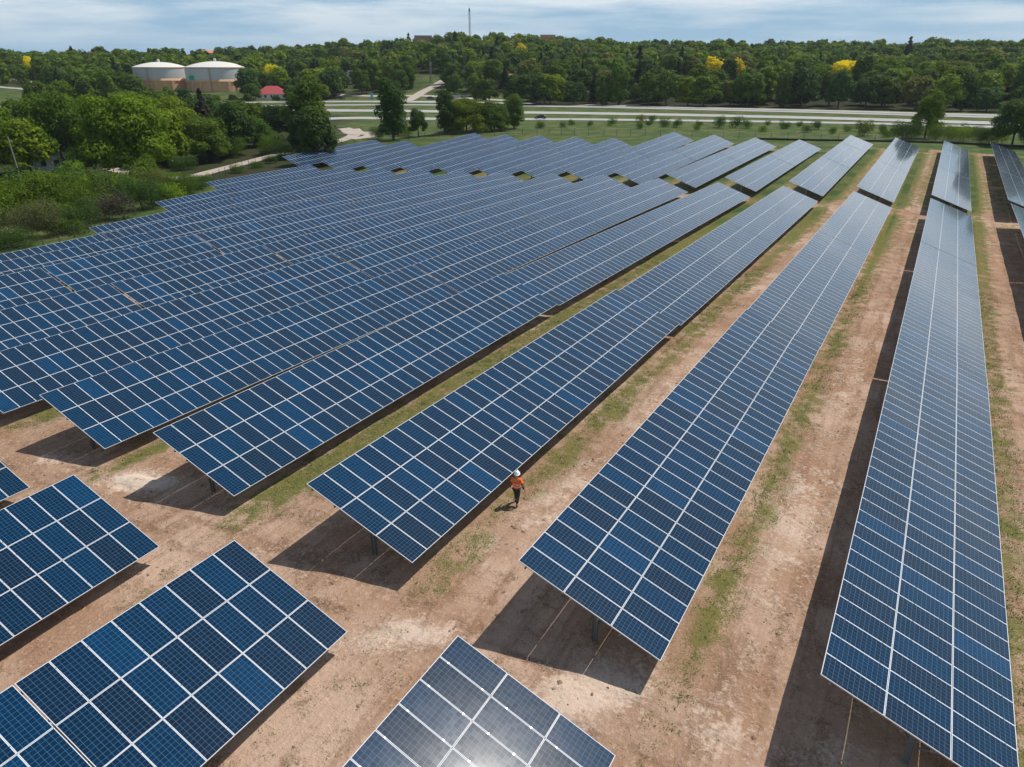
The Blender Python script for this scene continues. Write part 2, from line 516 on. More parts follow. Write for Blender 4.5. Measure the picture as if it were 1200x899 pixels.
def build_ground():
    ny, nx = gxx.shape
    v = np.stack([gxx.ravel(), gyy.ravel(), GZ.ravel()], 1)
    idx = np.arange(nx * ny).reshape(ny, nx)
    f = np.stack([idx[:-1, :-1].ravel(), idx[:-1, 1:].ravel(), idx[1:, 1:].ravel(), idx[1:, :-1].ravel()], 1)
    me = np_mesh('ground', v, f, [ground_material()], smooth=True)
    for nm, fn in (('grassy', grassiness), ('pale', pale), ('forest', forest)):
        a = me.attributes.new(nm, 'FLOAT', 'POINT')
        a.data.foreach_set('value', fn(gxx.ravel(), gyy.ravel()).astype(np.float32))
    tag(link('ground', me), kind='structure')


build_ground()

# ------------------------------------------------------------------ roads
M_CONC = plain('road_concrete', (0.36, 0.35, 0.33), 0.85, var=0.25, scale=0.05)
M_GRAVEL = plain('gravel_track', (0.42, 0.36, 0.30), 0.95, var=0.25, scale=1.2)
M_ASPH = plain('asphalt', (0.20, 0.19, 0.19), 0.9, var=0.2, scale=0.5)
M_PAINT = plain('road_paint', (0.75, 0.74, 0.70), 0.7)


def spline(pts, step):
    P = [Vector((*p, 0)) for p in pts]
    out = []
    for i in range(len(P) - 1):
        a, b, c, d = P[max(i - 1, 0)], P[i], P[i + 1], P[min(i + 2, len(P) - 1)]
        n = max(2, int((c - b).length / step))
        for k in range(n):
            s = k / n
            out.append(0.5 * ((2 * b) + (c - a) * s + (2 * a - 5 * b + 4 * c - d) * s * s + (-a + 3 * b - 3 * c + d) * s ** 3))
    out.append(P[-1])
    return out


def strip(name, pts, width, mat, lift=0.12, step=6, parent=None, off=0.0, dash=None, across=4):
    c = spline(pts, step)
    v, f = [], []
    acc = 0.0
    for i, p in enumerate(c):
        t = (c[min(i + 1, len(c) - 1)] - c[max(i - 1, 0)]).normalized()
        nrm = Vector((-t.y, t.x, 0))
        for k in range(across + 1):
            q = p + nrm * (off + width * (k / across - 0.5))
            v.append((q.x, q.y, gz(q.x, q.y) + lift))
        if i and (dash is None or int(acc / dash) % 2 == 0):
            for k in range(across):
                a = (i - 1) * (across + 1) + k
                f.append((a, a + across + 1, a + across + 2, a + 1))
        if i:
            acc += (c[i] - c[i - 1]).length
    return link(name, np_mesh(name, v, f, [mat]), parent)


RA = [(-430, 160), (-376, 232), (-326, 286), (-288, 311), (-240, 329), (-170, 344), (-110, 350.6), (-50.5, 358.5), (2, 361), (150, 372), (420, 395)]
RA2 = [(-400, 130), (-350, 205), (-300, 262), (-265, 288), (-228, 308), (-162, 331.6), (-106, 338.3), (-48.5, 346), (2.2, 348.6), (150, 359.6), (420, 382.6)]
RB = [(-370, 110), (-325, 190), (-278, 243), (-237, 257), (-190, 273), (-143, 289), (-94, 302), (-43.5, 312.5), (2.4, 317), (150, 330), (420, 352)]
RC = [(-330, 110), (-270, 185), (-209, 225), (-170, 243), (-127, 258.5), (-85.5, 274), (-40, 290), (2.5, 299), (150, 314), (420, 335)]
for nm, pts, w in (('highway', RA, 11), ('highway', RA2, 9.5), ('highway', RB, 14), ('highway', RC, 8.5)):
    o = strip(nm, pts, w, M_CONC)
    tag(o, kind='structure')
    strip('lane_marking', pts, 0.3, M_PAINT, 0.17, 4, o, 0, 12, 1)
    for s in (-1, 1):
        strip('edge_line', pts, 0.3, M_PAINT, 0.17, 6, o, s * (w / 2 - 2.0), None, 1)
tag(strip('street', [(-254, 322), (-264.6, 349), (-272.8, 373), (-282.5, 395.5), (-296, 425), (-316, 462)], 6.5, M_GRAVEL, 0.25), kind='structure')
tag(strip('street', [(-330, 333), (-290, 338), (-264, 347), (-240, 349), (-200, 353)], 5, M_GRAVEL, 0.2), kind='structure')
tag(strip('track', [(-190, 205), (-181, 200), (-174, 192), (-168, 178), (-166, 160), (-164, 146), (-158, 128), (-152, 108), (-146, 90), (-137, 72), (-128, 57), (-121, 44), (-113, 30)], 4.6, M_GRAVEL, 0.08, 3), kind='structure')
tag(strip('track', [(-153, 110), (-160, 108.5), (-172, 109), (-186, 112)], 3.6, M_GRAVEL, 0.1, 3), kind='structure')
tag(strip('track', [(-186, 204), (-178, 198), (-171, 199), (-166, 192), (-168, 184)], 7, M_GRAVEL, 0.14, 2), kind='structure')
tag(strip('path', [(-560, 262), (-510, 250), (-491, 252), (-468, 248), (-443, 243), (-425, 236)], 6, M_CONC, 0.3, 8), kind='structure')
tag(strip('path', [(-600, 286), (-569, 290), (-545, 284), (-528, 281), (-515, 270), (-500, 262)], 6, M_GRAVEL, 0.3, 8), kind='structure')


# ------------------------------------------------------------------ solar tables
def glass_material():
    m, t, b = new_mat('solar_glass')
    uvn = nd(t, 'ShaderNodeUVMap')
    sp = nd(t, 'ShaderNodeSeparateXYZ')
    t.links.new(uvn.outputs[0], sp.inputs[0])
    oi = nd(t, 'ShaderNodeObjectInfo')
    fu, fv = mathn(t, 'FRACT', sp.outputs[0]), mathn(t, 'FRACT', sp.outputs[1])
    iu, iv = mathn(t, 'FLOOR', sp.outputs[0]), mathn(t, 'FLOOR', sp.outputs[1])
    comb = nd(t, 'ShaderNodeCombineXYZ')
    t.links.new(iu, comb.inputs[0])
    t.links.new(iv, comb.inputs[1])
    t.links.new(mathn(t, 'MULTIPLY', oi.outputs['Random'], 917.0), comb.inputs[2])
    wn = nd(t, 'ShaderNodeTexWhiteNoise')
    t.links.new(comb.outputs[0], wn.inputs[0])
    rnd = wn.outputs['Value']
    bu, bv = 0.0105, 0.0195                    # white margin round the cells
    cu = mathn(t, 'DIVIDE', mathn(t, 'SUBTRACT', fu, bu), (1 - 2 * bu) / 12)
    cv = mathn(t, 'DIVIDE', mathn(t, 'SUBTRACT', fv, bv), (1 - 2 * bv) / 6)
    eu = mathn(t, 'MINIMUM', fu, mathn(t, 'SUBTRACT', 1.0, fu))
    ev = mathn(t, 'MINIMUM', fv, mathn(t, 'SUBTRACT', 1.0, fv))
    rim = mathn(t, 'MAXIMUM', mathn(t, 'LESS_THAN', eu, bu), mathn(t, 'LESS_THAN', ev, bv))
    lu = mathn(t, 'ABSOLUTE', mathn(t, 'SUBTRACT', mathn(t, 'FRACT', cu), 0.5))
    lv = mathn(t, 'ABSOLUTE', mathn(t, 'SUBTRACT', mathn(t, 'FRACT', cv), 0.5))
    line = mathn(t, 'GREATER_THAN', mathn(t, 'MAXIMUM', lu, lv), 0.466)
    # one silicon cell differs a little from the next
    c2 = nd(t, 'ShaderNodeCombineXYZ')
    t.links.new(mathn(t, 'ADD', mathn(t, 'FLOOR', cu), mathn(t, 'MULTIPLY', iu, 13.0)), c2.inputs[0])
    t.links.new(mathn(t, 'ADD', mathn(t, 'FLOOR', cv), mathn(t, 'MULTIPLY', iv, 7.0)), c2.inputs[1])
    t.links.new(mathn(t, 'MULTIPLY', oi.outputs['Random'], 311.0), c2.inputs[2])
    wc = nd(t, 'ShaderNodeTexWhiteNoise')
    t.links.new(c2.outputs[0], wc.inputs[0])
    hue = ramp(t, rnd, [(0.0, (0.0045, 0.0155, 0.038)), (0.5, (0.0008, 0.0190, 0.053)), (0.90, (0.0, 0.0250, 0.070)), (1.0, (0.0, 0.034, 0.095))])
    cell = nd(t, 'ShaderNodeVectorMath', operation='SCALE')
    t.links.new(hue, cell.inputs[0])
    t.links.new(mathn(t, 'ADD', 0.86, mathn(t, 'MULTIPLY', wc.outputs['Value'], 0.28)), cell.inputs['Scale'])
    c = mixc(t, line, cell.outputs[0], (0.050, 0.122, 0.190))
    c = mixc(t, rim, c, (0.68, 0.71, 0.74))
    t.links.new(c, b.inputs['Base Color'])
    t.links.new(mathn(t, 'ADD', 0.23, mathn(t, 'MULTIPLY', rim, 0.2)), b.inputs['Roughness'])
    b.inputs['IOR'].default_value = 1.5
    b.inputs['Specular IOR Level'].default_value = 0.06
    b.inputs['Coat Weight'].default_value = 0.72
    b.inputs['Coat Roughness'].default_value = 0.06
    b.inputs['Coat IOR'].default_value = 1.45
    # every cell face is tilted by a hair
    geo = nd(t, 'ShaderNodeNewGeometry')
    vm = nd(t, 'ShaderNodeVectorMath', operation='SUBTRACT')
    t.links.new(wc.outputs['Color'], vm.inputs[0])
    vm.inputs[1].default_value = (0.5, 0.5, 0.5)
    vs_ = nd(t, 'ShaderNodeVectorMath', operation='SCALE')
    t.links.new(vm.outputs[0], vs_.inputs[0])
    vs_.inputs['Scale'].default_value = 0.010
    va = nd(t, 'ShaderNodeVectorMath', operation='ADD')
    t.links.new(geo.outputs['Normal'], va.inputs[0])
    t.links.new(vs_.outputs[0], va.inputs[1])
    vn = nd(t, 'ShaderNodeVectorMath', operation='NORMALIZE')
    t.links.new(va.outputs[0], vn.inputs[0])
    t.links.new(vn.outputs[0], b.inputs['Normal'])
    return m


M_GLASS = glass_material()
M_ALU = plain('aluminium_frame', (0.62, 0.63, 0.65), 0.38, 0.6, 0.08)
M_CLAMP = plain('clamp_aluminium', (0.80, 0.81, 0.82), 0.22, 1.0, 0.05)
M_STEEL = plain('galvanised_steel', (0.20, 0.21, 0.21), 0.6, 0.5, 0.25)
MODW, MODL = 1.003, 1.960


def slab_mesh(name, ny):
    """glass sheet of 1 x ny modules, framed; x down the slope, y along the row"""
    L = (ny - 1) * MW + MODW
    h = 0.04
    v, f, mi, uv = [], [], [], []
    for k in range(ny):
        y0 = k * MW
        n = len(v)
        for z in (0, -h):
            v += [(0, y0, z), (MODL, y0, z), (MODL, y0 + MODW, z), (0, y0 + MODW, z)]
        e = 0.0004
        f.append((n, n + 1, n + 2, n + 3)); mi.append(0)
        uv += [(e, k + e), (1 - e, k + e), (1 - e, k + 1 - e), (e, k + 1 - e)]
        for q in ((n + 7, n + 6, n + 5, n + 4), (n, n + 4, n + 5, n + 1), (n + 1, n + 5, n + 6, n + 2), (n + 2, n + 6, n + 7, n + 3), (n + 3, n + 7, n + 4, n)):
            f.append(q); mi.append(1); uv += [(0, 0)] * 4
    return np_mesh(name, v, f, [M_GLASS, M_ALU], mi, uv)


MODULE = slab_mesh('solar_module', 1)
STRIPS = {}


def strip_mesh(n):
    if n not in STRIPS:
        STRIPS[n] = slab_mesh('panel_strip', n)
    return STRIPS[n]


_b = MB()
_b.box(-0.09, 0.09, -0.012, 0.012, -0.7, 1.0)
_b.box(-0.10, -0.076, -0.07, 0.07, -0.7, 1.0)
_b.box(0.076, 0.10, -0.07, 0.07, -0.7, 1.0)
POST = _b.mesh('post', M_STEEL)            # height 1 above the ground, scaled per table
_b = MB()
_b.box(0.35, 5.55, -0.04, 0.04, -0.30, -0.16)
RAFTER = _b.mesh('rafter', M_STEEL)
PURLIN = {}
_b = MB()
_b.tube((3.0 * math.cos(TILT), 0.05, -2.05), (1.15 * math.cos(TILT), 0.05, -1.15 * math.sin(TILT) - 0.30), 0.035, 0.035, 6)
_b.tube((3.0 * math.cos(TILT), 0.05, -2.25), (4.75 * math.cos(TILT), 0.05, -4.75 * math.sin(TILT) - 0.30), 0.035, 0.035, 6)
BRACE = _b.mesh('brace', M_STEEL)


def purlin_mesh(L, n, pitch):
    """rail with the little bright clamps that hold the module edges"""
    k = (round(L, 1), n)
    if k not in PURLIN:
        b = MB()
        b.box(-0.03, 0.03, -0.02, L + 0.02, -0.155, -0.045)
        for i in range(1, n):
            y = i * pitch - 0.010
            b.box(-0.024, 0.024, y - 0.016, y + 0.016, -0.044, 0.008, 1)
        PURLIN[k] = b.mesh('purlin', M_STEEL, M_CLAMP)
    return PURLIN[k]


ORD = ['first', 'second', 'third', 'fourth', 'fifth', 'sixth', 'seventh', 'eighth', 'ninth', 'tenth', 'eleventh', 'twelfth', 'thirteenth', 'fourteenth', 'fifteenth']
PIECE = {'n1': 'near side of the bare aisle', 'n2': 'at the bottom edge',
         'm0': 'half table at the left picture edge', 'm1': 'starting at the bare dirt aisle', 'm2': 'in the middle of the long row', 'm3': 'ending at the far cross gap',
         'f1': 'just beyond the far cross gap', 'f2': 'second beyond the far cross gap', 'f3': 'last one towards the highway'}
NEAR_LABEL = {(2, 'n1'): 'blue solar table at the bottom centre with bright sun glare', (3, 'n1'): 'blue solar table lower left, its tip reaching into the dirt aisle',
              (3, 'n2'): 'blue solar table in the bottom left corner behind a narrow gap', (4, 'n1'): 'blue solar table at the left edge, below the small tip of another',
              (4, 'n2'): 'blue solar table cut by the left edge, behind a small gap in its row', (5, 'n1'): 'solar table showing only a small blue tip at the left edge',
              (3, 'm1'): 'long blue solar table whose lower edge the worker walks beside', (2, 'm1'): 'long solar table right of the worker, its near corner over dark shadow',
              (1, 'm1'): 'long solar table in the bottom right corner, seen end on from above', (0, 'f3'): 'farthest solar table of the row at the right edge'}
SINGLE_LABELS = set()
n_mod = 0
for r_, y0, y1, z0, z1, nm, single in TAB:
    n = int(round((y1 - y0) / MW))
    L = y1 - y0
    pitch = (L - MODW) / (n - 1) if n > 1 else MW
    al = math.atan2(z1 - z0, L)
    root = empty('solar_table', (XROW[r_], y0, z0 - HI), (al, 0, 0))
    lab = NEAR_LABEL.get((r_, nm), f'solar table in the {ORD[r_]} row from right, {PIECE[nm]}')
    tag(root, lab, 'solar table', 'solar tables in parallel rows')
    rr = random.Random(r_ * 100 + int(y0))
    if single:
        for s in range(3):
            for k in range(n):
                link('solar_module', MODULE, root, (s * CT, k * pitch, HI - s * ST), (R(rr.gauss(0, 0.10)), TILT + R(rr.gauss(0, 0.12)), 0))
    else:
        me = strip_mesh(n)
        for s in range(3):
            link('panel_row', me, root, (s * CT, 0, HI - s * ST), (0, TILT, 0), (1, L / ((n - 1) * MW + MODW), 1))
    pm = purlin_mesh(L, n, pitch)
    for s in (0.35, 1.65, 2.55, 3.45, 4.35, 5.55) if single else (0.5, 3.0, 5.4):
        link('purlin', pm, root, (s * math.cos(TILT), 0, HI - s * math.sin(TILT)), (0, TILT, 0))
    npost = max(2, int(L / 3.8))
    for k in range(npost):
        y = 0.8 + (L - 1.6) * k / (npost - 1)
        hz = HI - 3.0 * math.sin(TILT) - 0.28
        link('post', POST, root, (3.0 * math.cos(TILT), y, 0), (0, 0, 0), (1, 1, hz))
        if single:
            link('rafter', RAFTER, root, (0, y, HI), (0, TILT, 0))
            link('brace', BRACE, root, (0, y, HI))


# ------------------------------------------------------------------ vegetation
def leaf_material(name, dark, light, tip=None):
    m, t, b = new_mat(name)
    tcn = nd(t, 'ShaderNodeTexCoord')
    oi = nd(t, 'ShaderNodeObjectInfo')
    n1 = noise(t, tcn.outputs['Object'], 0.55, 3)
    n2 = noise(t, tcn.outputs['Object'], 3.1, 3)
    c = mixc(t, ramp(t, n1, [(0.38, 0), (0.62, 1)]), dark, light)
    c = mixc(t, ramp(t, n2, [(0.45, 0), (0.75, 0.6)]), c, tip or light)
    h = nd(t, 'ShaderNodeHueSaturation')
    t.links.new(mathn(t, 'ADD', 0.488, mathn(t, 'MULTIPLY', oi.outputs['Random'], 0.024)), h.inputs['Hue'])
    wv = mathn(t, 'FRACT', mathn(t, 'MULTIPLY', oi.outputs['Random'], 37.7))
    t.links.new(mathn(t, 'ADD', 0.80, mathn(t, 'MULTIPLY', wv, 0.60)), h.inputs['Value'])
    h.inputs['Saturation'].default_value = 1.05
    t.links.new(c, h.inputs['Color'])
    b.inputs['Roughness'].default_value = 0.75
    b.inputs['Specular IOR Level'].default_value = 0.25
    t.links.new(h.outputs[0], b.inputs['Base Color'])
    tr = nd(t, 'ShaderNodeBsdfTranslucent')
    t.links.new(h.outputs[0], tr.inputs[0])
    mx = nd(t, 'ShaderNodeMixShader')
    mx.inputs[0].default_value = 0.42
    t.links.new(b.outputs[0], mx.inputs[1])
    t.links.new(tr.outputs[0], mx.inputs[2])
    t.links.new(mx.outputs[0], t.nodes['Material Output'].inputs[0])
    return m


L_MID = leaf_material('leaves_mid_green', (0.052, 0.096, 0.012), (0.108, 0.18, 0.018))
L_BRIGHT = leaf_material('leaves_bright_green', (0.082, 0.136, 0.01), (0.16, 0.232, 0.016))
L_DARK = leaf_material('leaves_dark_green', (0.034, 0.07, 0.014), (0.066, 0.122, 0.02))
L_PALE = leaf_material('leaves_pale_olive', (0.095, 0.112, 0.022), (0.17, 0.185, 0.04))
L_YELLOW = leaf_material('leaves_yellow', (0.52, 0.42, 0.003), (0.80, 0.66, 0.005))
L_GREY = leaf_material('leaves_grey_brown', (0.040, 0.040, 0.026), (0.075, 0.068, 0.045))
L_CON = leaf_material('needles_dark', (0.010, 0.024, 0.012), (0.022, 0.042, 0.018))
L_BLOS = leaf_material('leaves_blossom', (0.06, 0.09, 0.02), (0.14, 0.15, 0.05), (0.42, 0.42, 0.26))
M_BARK = plain('bark', (0.085, 0.068, 0.052), 0.9, var=0.3, scale=2)


def leaf_cloud(rng, lobes, n, size, up=0.35, shell=0.55):
    """n bent leaf clumps spread through ellipsoid lobes (cx,cy,cz,rx,ry,rz)"""
    lobes = np.array(lobes)
    wgt = lobes[:, 3] * lobes[:, 4] + lobes[:, 3] * lobes[:, 5]
    pick = rng.choice(len(lobes), n, p=wgt / wgt.sum())
    d = rng.normal(size=(n, 3))
    d[:, 2] += 0.25
    d /= np.linalg.norm(d, axis=1)[:, None]
    rad = shell + (1.12 - shell) * rng.random(n) ** 0.7 + np.where(rng.random(n) < 0.16, 0.35 * rng.random(n), 0)
    c = lobes[pick, :3] + d * lobes[pick, 3:6] * rad[:, None]
    nrm = d + rng.normal(scale=0.5, size=(n, 3))
    nrm[:, 2] += up
    nrm /= np.linalg.norm(nrm, axis=1)[:, None]
    a = np.cross(nrm, rng.normal(size=(n, 3)))
    a /= np.linalg.norm(a, axis=1)[:, None]
    b = np.cross(nrm, a)
    s = size * (0.55 + 0.9 * rng.random(n))[:, None]
    asp = (0.55 + 0.5 * rng.random(n))[:, None]
    fold = nrm * s * 0.25
    v = np.stack([c - a * s, c + b * s * asp - fold, c + a * s, c - b * s * asp - fold], 1).reshape(-1, 3)
    f = np.arange(n * 4).reshape(n, 4)
    return v, f


def crown_lobes(rng, kind, H):
    """ellipsoid lobes for a tree of height H (metres)"""
    L = []
    if kind == 'round':
        R_ = H * 0.36
        L.append((0, 0, H * 0.60, R_ * 0.72, R_ * 0.72, H * 0.28))
        for i in range(32):
            a = i * 2.4 + rng.random()
            t = rng.random()
            z = H * (0.24 + 0.62 * t)
            q = R_ * (0.95 - 0.75 * max(0, t - 0.3)) * (0.55 + 0.3 * rng.random())
            s = R_ * (0.18 + 0.20 * rng.random())
            L.append((q * math.cos(a), q * math.sin(a), z, s, s, s * 0.85))
    elif kind == 'broad':
        R_ = H * 0.52
        L.append((0, 0, H * 0.58, R_ * 0.65, R_ * 0.65, H * 0.26))
        for i in range(44):
            a = i * 2.4 + rng.random()
            t = rng.random()
            z = H * (0.22 + 0.62 * t)
            q = R_ * (0.98 - 0.7 * max(0, t - 0.35)) * (0.5 + 0.36 * rng.random())
            s = R_ * (0.14 + 0.16 * rng.random())
            L.append((q * math.cos(a), q * math.sin(a), z, s * 1.1, s * 1.1, s * 0.8))
    elif kind == 'tall':
        R_ = H * 0.24
        L.append((0, 0, H * 0.55, R_ * 0.62, R_ * 0.62, H * 0.36))
        for i in range(15):
            a = i * 2.4 + rng.random()
            t = i / 14
            z = H * (0.16 + 0.74 * t)
            w = math.sin(math.pi * (0.16 + 0.74 * t)) ** 0.6
            q = R_ * w * (0.45 + 0.35 * rng.random())
            s = R_ * (0.36 + 0.2 * rng.random())
            L.append((q * math.cos(a), q * math.sin(a), z, s, s, s * 1.1))
    elif kind == 'conifer':
        for i in range(15):
            t = i / 14
            z = H * (0.12 + 0.85 * t)
            w = H * 0.19 * (1 - t) + 0.25
            for k in range(4 if t < 0.75 else 2):
                a = k * 1.57 + i * 0.8
                L.append((w * 0.5 * math.cos(a), w * 0.5 * math.sin(a), z, w * 0.55, w * 0.55, H * 0.035 + 0.15))
    else:                                           # bush
        for i in range(9):
            a = i * 2.4 + rng.random()
            q = H * 0.55 * math.sqrt(rng.random())
            s = H * (0.28 + 0.16 * rng.random())
            L.append((q * math.cos(a), q * math.sin(a), H * (0.30 + 0.36 * rng.random()), s, s, s * 0.9))
    return L


def trunk_mb(rng, H, kind, mb=None):
    mb = mb or MB()
    r0 = H * 0.022
    top = H * (0.9 if kind in ('conifer', 'tall') else 0.66)
    bend = rng.normal(size=2) * H * 0.015
    p0, p1, p2 = Vector((0, 0, -0.6)), Vector((bend[0], bend[1], top * 0.5)), Vector((bend[0] * 0.5, bend[1] * 0.5, top))
    mb.tube(p0, (0, 0, H * 0.05), r0 * 1.5, r0, 8)
    mb.tube((0, 0, H * 0.05), p1, r0, r0 * 0.72, 8)
    mb.tube(p1, p2, r0 * 0.72, r0 * 0.2, 7)
    if kind in ('round', 'broad', 'tall'):
        for i in range(7):
            a = i * 2.4 + rng.random()
            zb = H * (0.22 + 0.06 * i)
            sp = H * (0.38 if kind == 'broad' else 0.24 if kind == 'round' else 0.14)
            b = Vector((bend[0] * zb / top, bend[1] * zb / top, zb))
            m = b + Vector((math.cos(a) * sp * 0.5, math.sin(a) * sp * 0.5, H * 0.10))
            e = b + Vector((math.cos(a) * sp, math.sin(a) * sp, H * 0.20))
            mb.tube(b, m, r0 * 0.42, r0 * 0.26, 5)
            mb.tube(m, e, r0 * 0.26, r0 * 0.08, 5)
    return mb


CROWN, TRUNK, WHOLE = {}, {}, {}
H0 = 14.0
for kind, cnt, n, size in (('round', 4, 15000, 0.20), ('broad', 3, 28000, 0.19), ('tall', 2, 9500, 0.20), ('conifer', 2, 7000, 0.28), ('bush', 4, 10000, 0.20)):
    for i in range(cnt):
        rng = np.random.default_rng(hash(kind) % 1 + 100 * len(CROWN) + i)
        lob = crown_lobes(rng, kind, H0)
        v, f = leaf_cloud(rng, lob, n, size, 0.35 if kind != 'conifer' else 0.1, 0.55)
        CROWN[kind, i] = np_mesh('crown', v, f, [L_MID])
        mb = trunk_mb(rng, H0, kind)
        TRUNK[kind, i] = mb.mesh('trunk', M_BARK, smooth=True)
        # far copy, trunk and crown in one mesh
        n2 = {'round': 4200, 'broad': 6000, 'tall': 3600, 'conifer': 2400, 'bush': 2000}[kind]
        v, f = leaf_cloud(rng, lob, n2, 0.42, 0.35 if kind != 'conifer' else 0.1, 0.6)
        tv = np.array(mb.v)
        quads = [q for q in mb.f if len(q) == 4]
        fv = np.concatenate([f, np.array(quads) + len(v)])
        WHOLE[kind, i] = np_mesh('tree', np.concatenate([v, tv]), fv, [L_MID, M_BARK], np.r_[np.zeros(len(f), int), np.ones(len(quads), int)])
NK = {'round': 4, 'broad': 3, 'tall': 2, 'conifer': 2, 'bush': 4}
_vr = random.Random(21)


def set_leaf(o, mat):
    o.material_slots[0].link = 'OBJECT'
    o.material_slots[0].material = mat


def near_tree(name, x, y, H, kind, mat, label, cat='tree', W=None, group=None, var=None, sink=0.0):
    v = _vr.randrange(NK[kind]) if var is None else var
    s = H / H0
    w = s if W is None else W / (H0 * {'round': 0.80, 'broad': 1.15, 'tall': 0.52, 'conifer': 0.36, 'bush': 1.5}[kind])
    root = empty(name, (x, y, gz(x, y) - sink), (0, 0, _vr.random() * 6.28))
    tag(root, label, cat, group)
    c = link('crown' if kind != 'bush' else 'foliage', CROWN[kind, v], root, scale=(w, w, s))
    set_leaf(c, mat)
    link('trunk' if kind != 'bush' else 'stem', TRUNK[kind, v], root, scale=(min(w, s), min(w, s), s))
    return root


def small_tree(name, x, y, H, kind, mat, label, cat, group, W=None):
    v = _vr.randrange(NK[kind])
    s = H / H0
    w = s * (0.9 + 0.25 * _vr.random()) if W is None else W
    o = link(name, WHOLE[kind, v], None, (x, y, gz(x, y) - 0.2), (0, 0, _vr.random() * 6.28), (w, w, s))
    set_leaf(o, mat)
    return tag(o, label, cat, group)


# the trees left of the field and along its far edge, each by itself
near_tree('broadleaf_tree', -163, 103, 20.5, 'broad', L_BRIGHT, 'largest bright green broadleaf tree beside the gravel track', W=25, var=0)
near_tree('broadleaf_tree', -183, 128, 17.5, 'broad', L_BRIGHT, 'bright green tree behind the largest one, below the white tanks', W=22, var=1)
near_tree('broadleaf_tree', -192, 104, 20, 'broad', L_MID, 'tall mid green tree between the white cottage and the largest tree', W=20, var=2)
near_tree('broadleaf_tree', -198, 88, 19, 'round', L_MID, 'green tree standing directly over the white cottage roof', W=19, var=0)
near_tree('broadleaf_tree', -205, 74, 19.5, 'broad', L_MID, 'dark green tree at the left picture edge behind the cottage', W=20, var=1)
near_tree('broadleaf_tree', -185, 64, 17, 'round', L_DARK, 'dark round tree at the left picture edge near the pole', W=16, var=2)
near_tree('broadleaf_tree', -225, 122, 15, 'round', L_DARK, 'dark tree rising behind the cottage trees, left of the tanks', W=18, var=3)
near_tree('spruce_tree', -190, 146, 17.5, 'conifer', L_GREY, 'narrow rusty dark spruce right of the bright green trees', W=8.5, var=0)
near_tree('broadleaf_tree', -178, 146, 15, 'round', L_DARK, 'dark green tree right of the narrow rusty spruce', W=15, var=1)
near_tree('broadleaf_tree', -172, 131, 12, 'round', L_MID, 'mid green round tree beside the track, right of the largest tree', W=14, var=0)
near_tree('broadleaf_tree', -204, 170, 13.5, 'round', L_MID, 'green tree hiding the foot of the two white tanks', W=17, var=3)
near_tree('broadleaf_tree', -222, 170, 15, 'round', L_DARK, 'dark green tree hiding the left white tank foot', W=18, var=2)
near_tree('broadleaf_tree', -190, 174, 12, 'round', L_DARK, 'dark rounded tree left of the tall feathery poplar', W=14, var=3)
near_tree('broadleaf_tree', -186, 160, 10, 'round', L_MID, 'low rounded tree in front of the dark one by the poplar', W=13, var=2)
near_tree('poplar_tree', -165, 163, 19.5, 'tall', L_MID, 'tall feathery poplar rising over the left end of the far rows', W=13.5, var=0)
near_tree('poplar_tree', -150, 184, 17.5, 'tall', L_DARK, 'dark narrow poplar left of the willow clump before the highway', W=9.5, var=1)
near_tree('broadleaf_tree', -147, 193, 9, 'round', L_DARK, 'small dark tree just right of the dark narrow poplar', W=7, var=1)
near_tree('broadleaf_tree', -142, 201, 13, 'tall', L_DARK, 'slim dark tree between the poplar and the willow clump', W=7, var=0)
near_tree('willow_tree', -139, 209, 13.2, 'broad', L_BRIGHT, 'big rounded willow clump in front of the highway', W=20, var=2, sink=2.2)
near_tree('willow_tree', -131, 214, 12, 'round', L_MID, 'smaller willow touching the right side of the big clump', W=13, var=2, sink=1.8)
near_tree('broadleaf_tree', -127.5, 221, 10.6, 'tall', L_MID, 'young upright tree alone on the meadow before the highway', W=7.5, var=1)
near_tree('broadleaf_tree', -5, 250, 13.2, 'round', L_BRIGHT, 'fresh green tree alone at the far right meadow edge', W=9.5, var=1)
near_tree('broadleaf_tree', 16, 238, 12.5, 'round', L_DARK, 'dark tree behind the right end of the silt fence', W=13, var=0)
near_tree('broadleaf_tree', 25, 241, 13, 'round', L_MID, 'mid green tree at the right picture edge behind the fence', W=12, var=3)
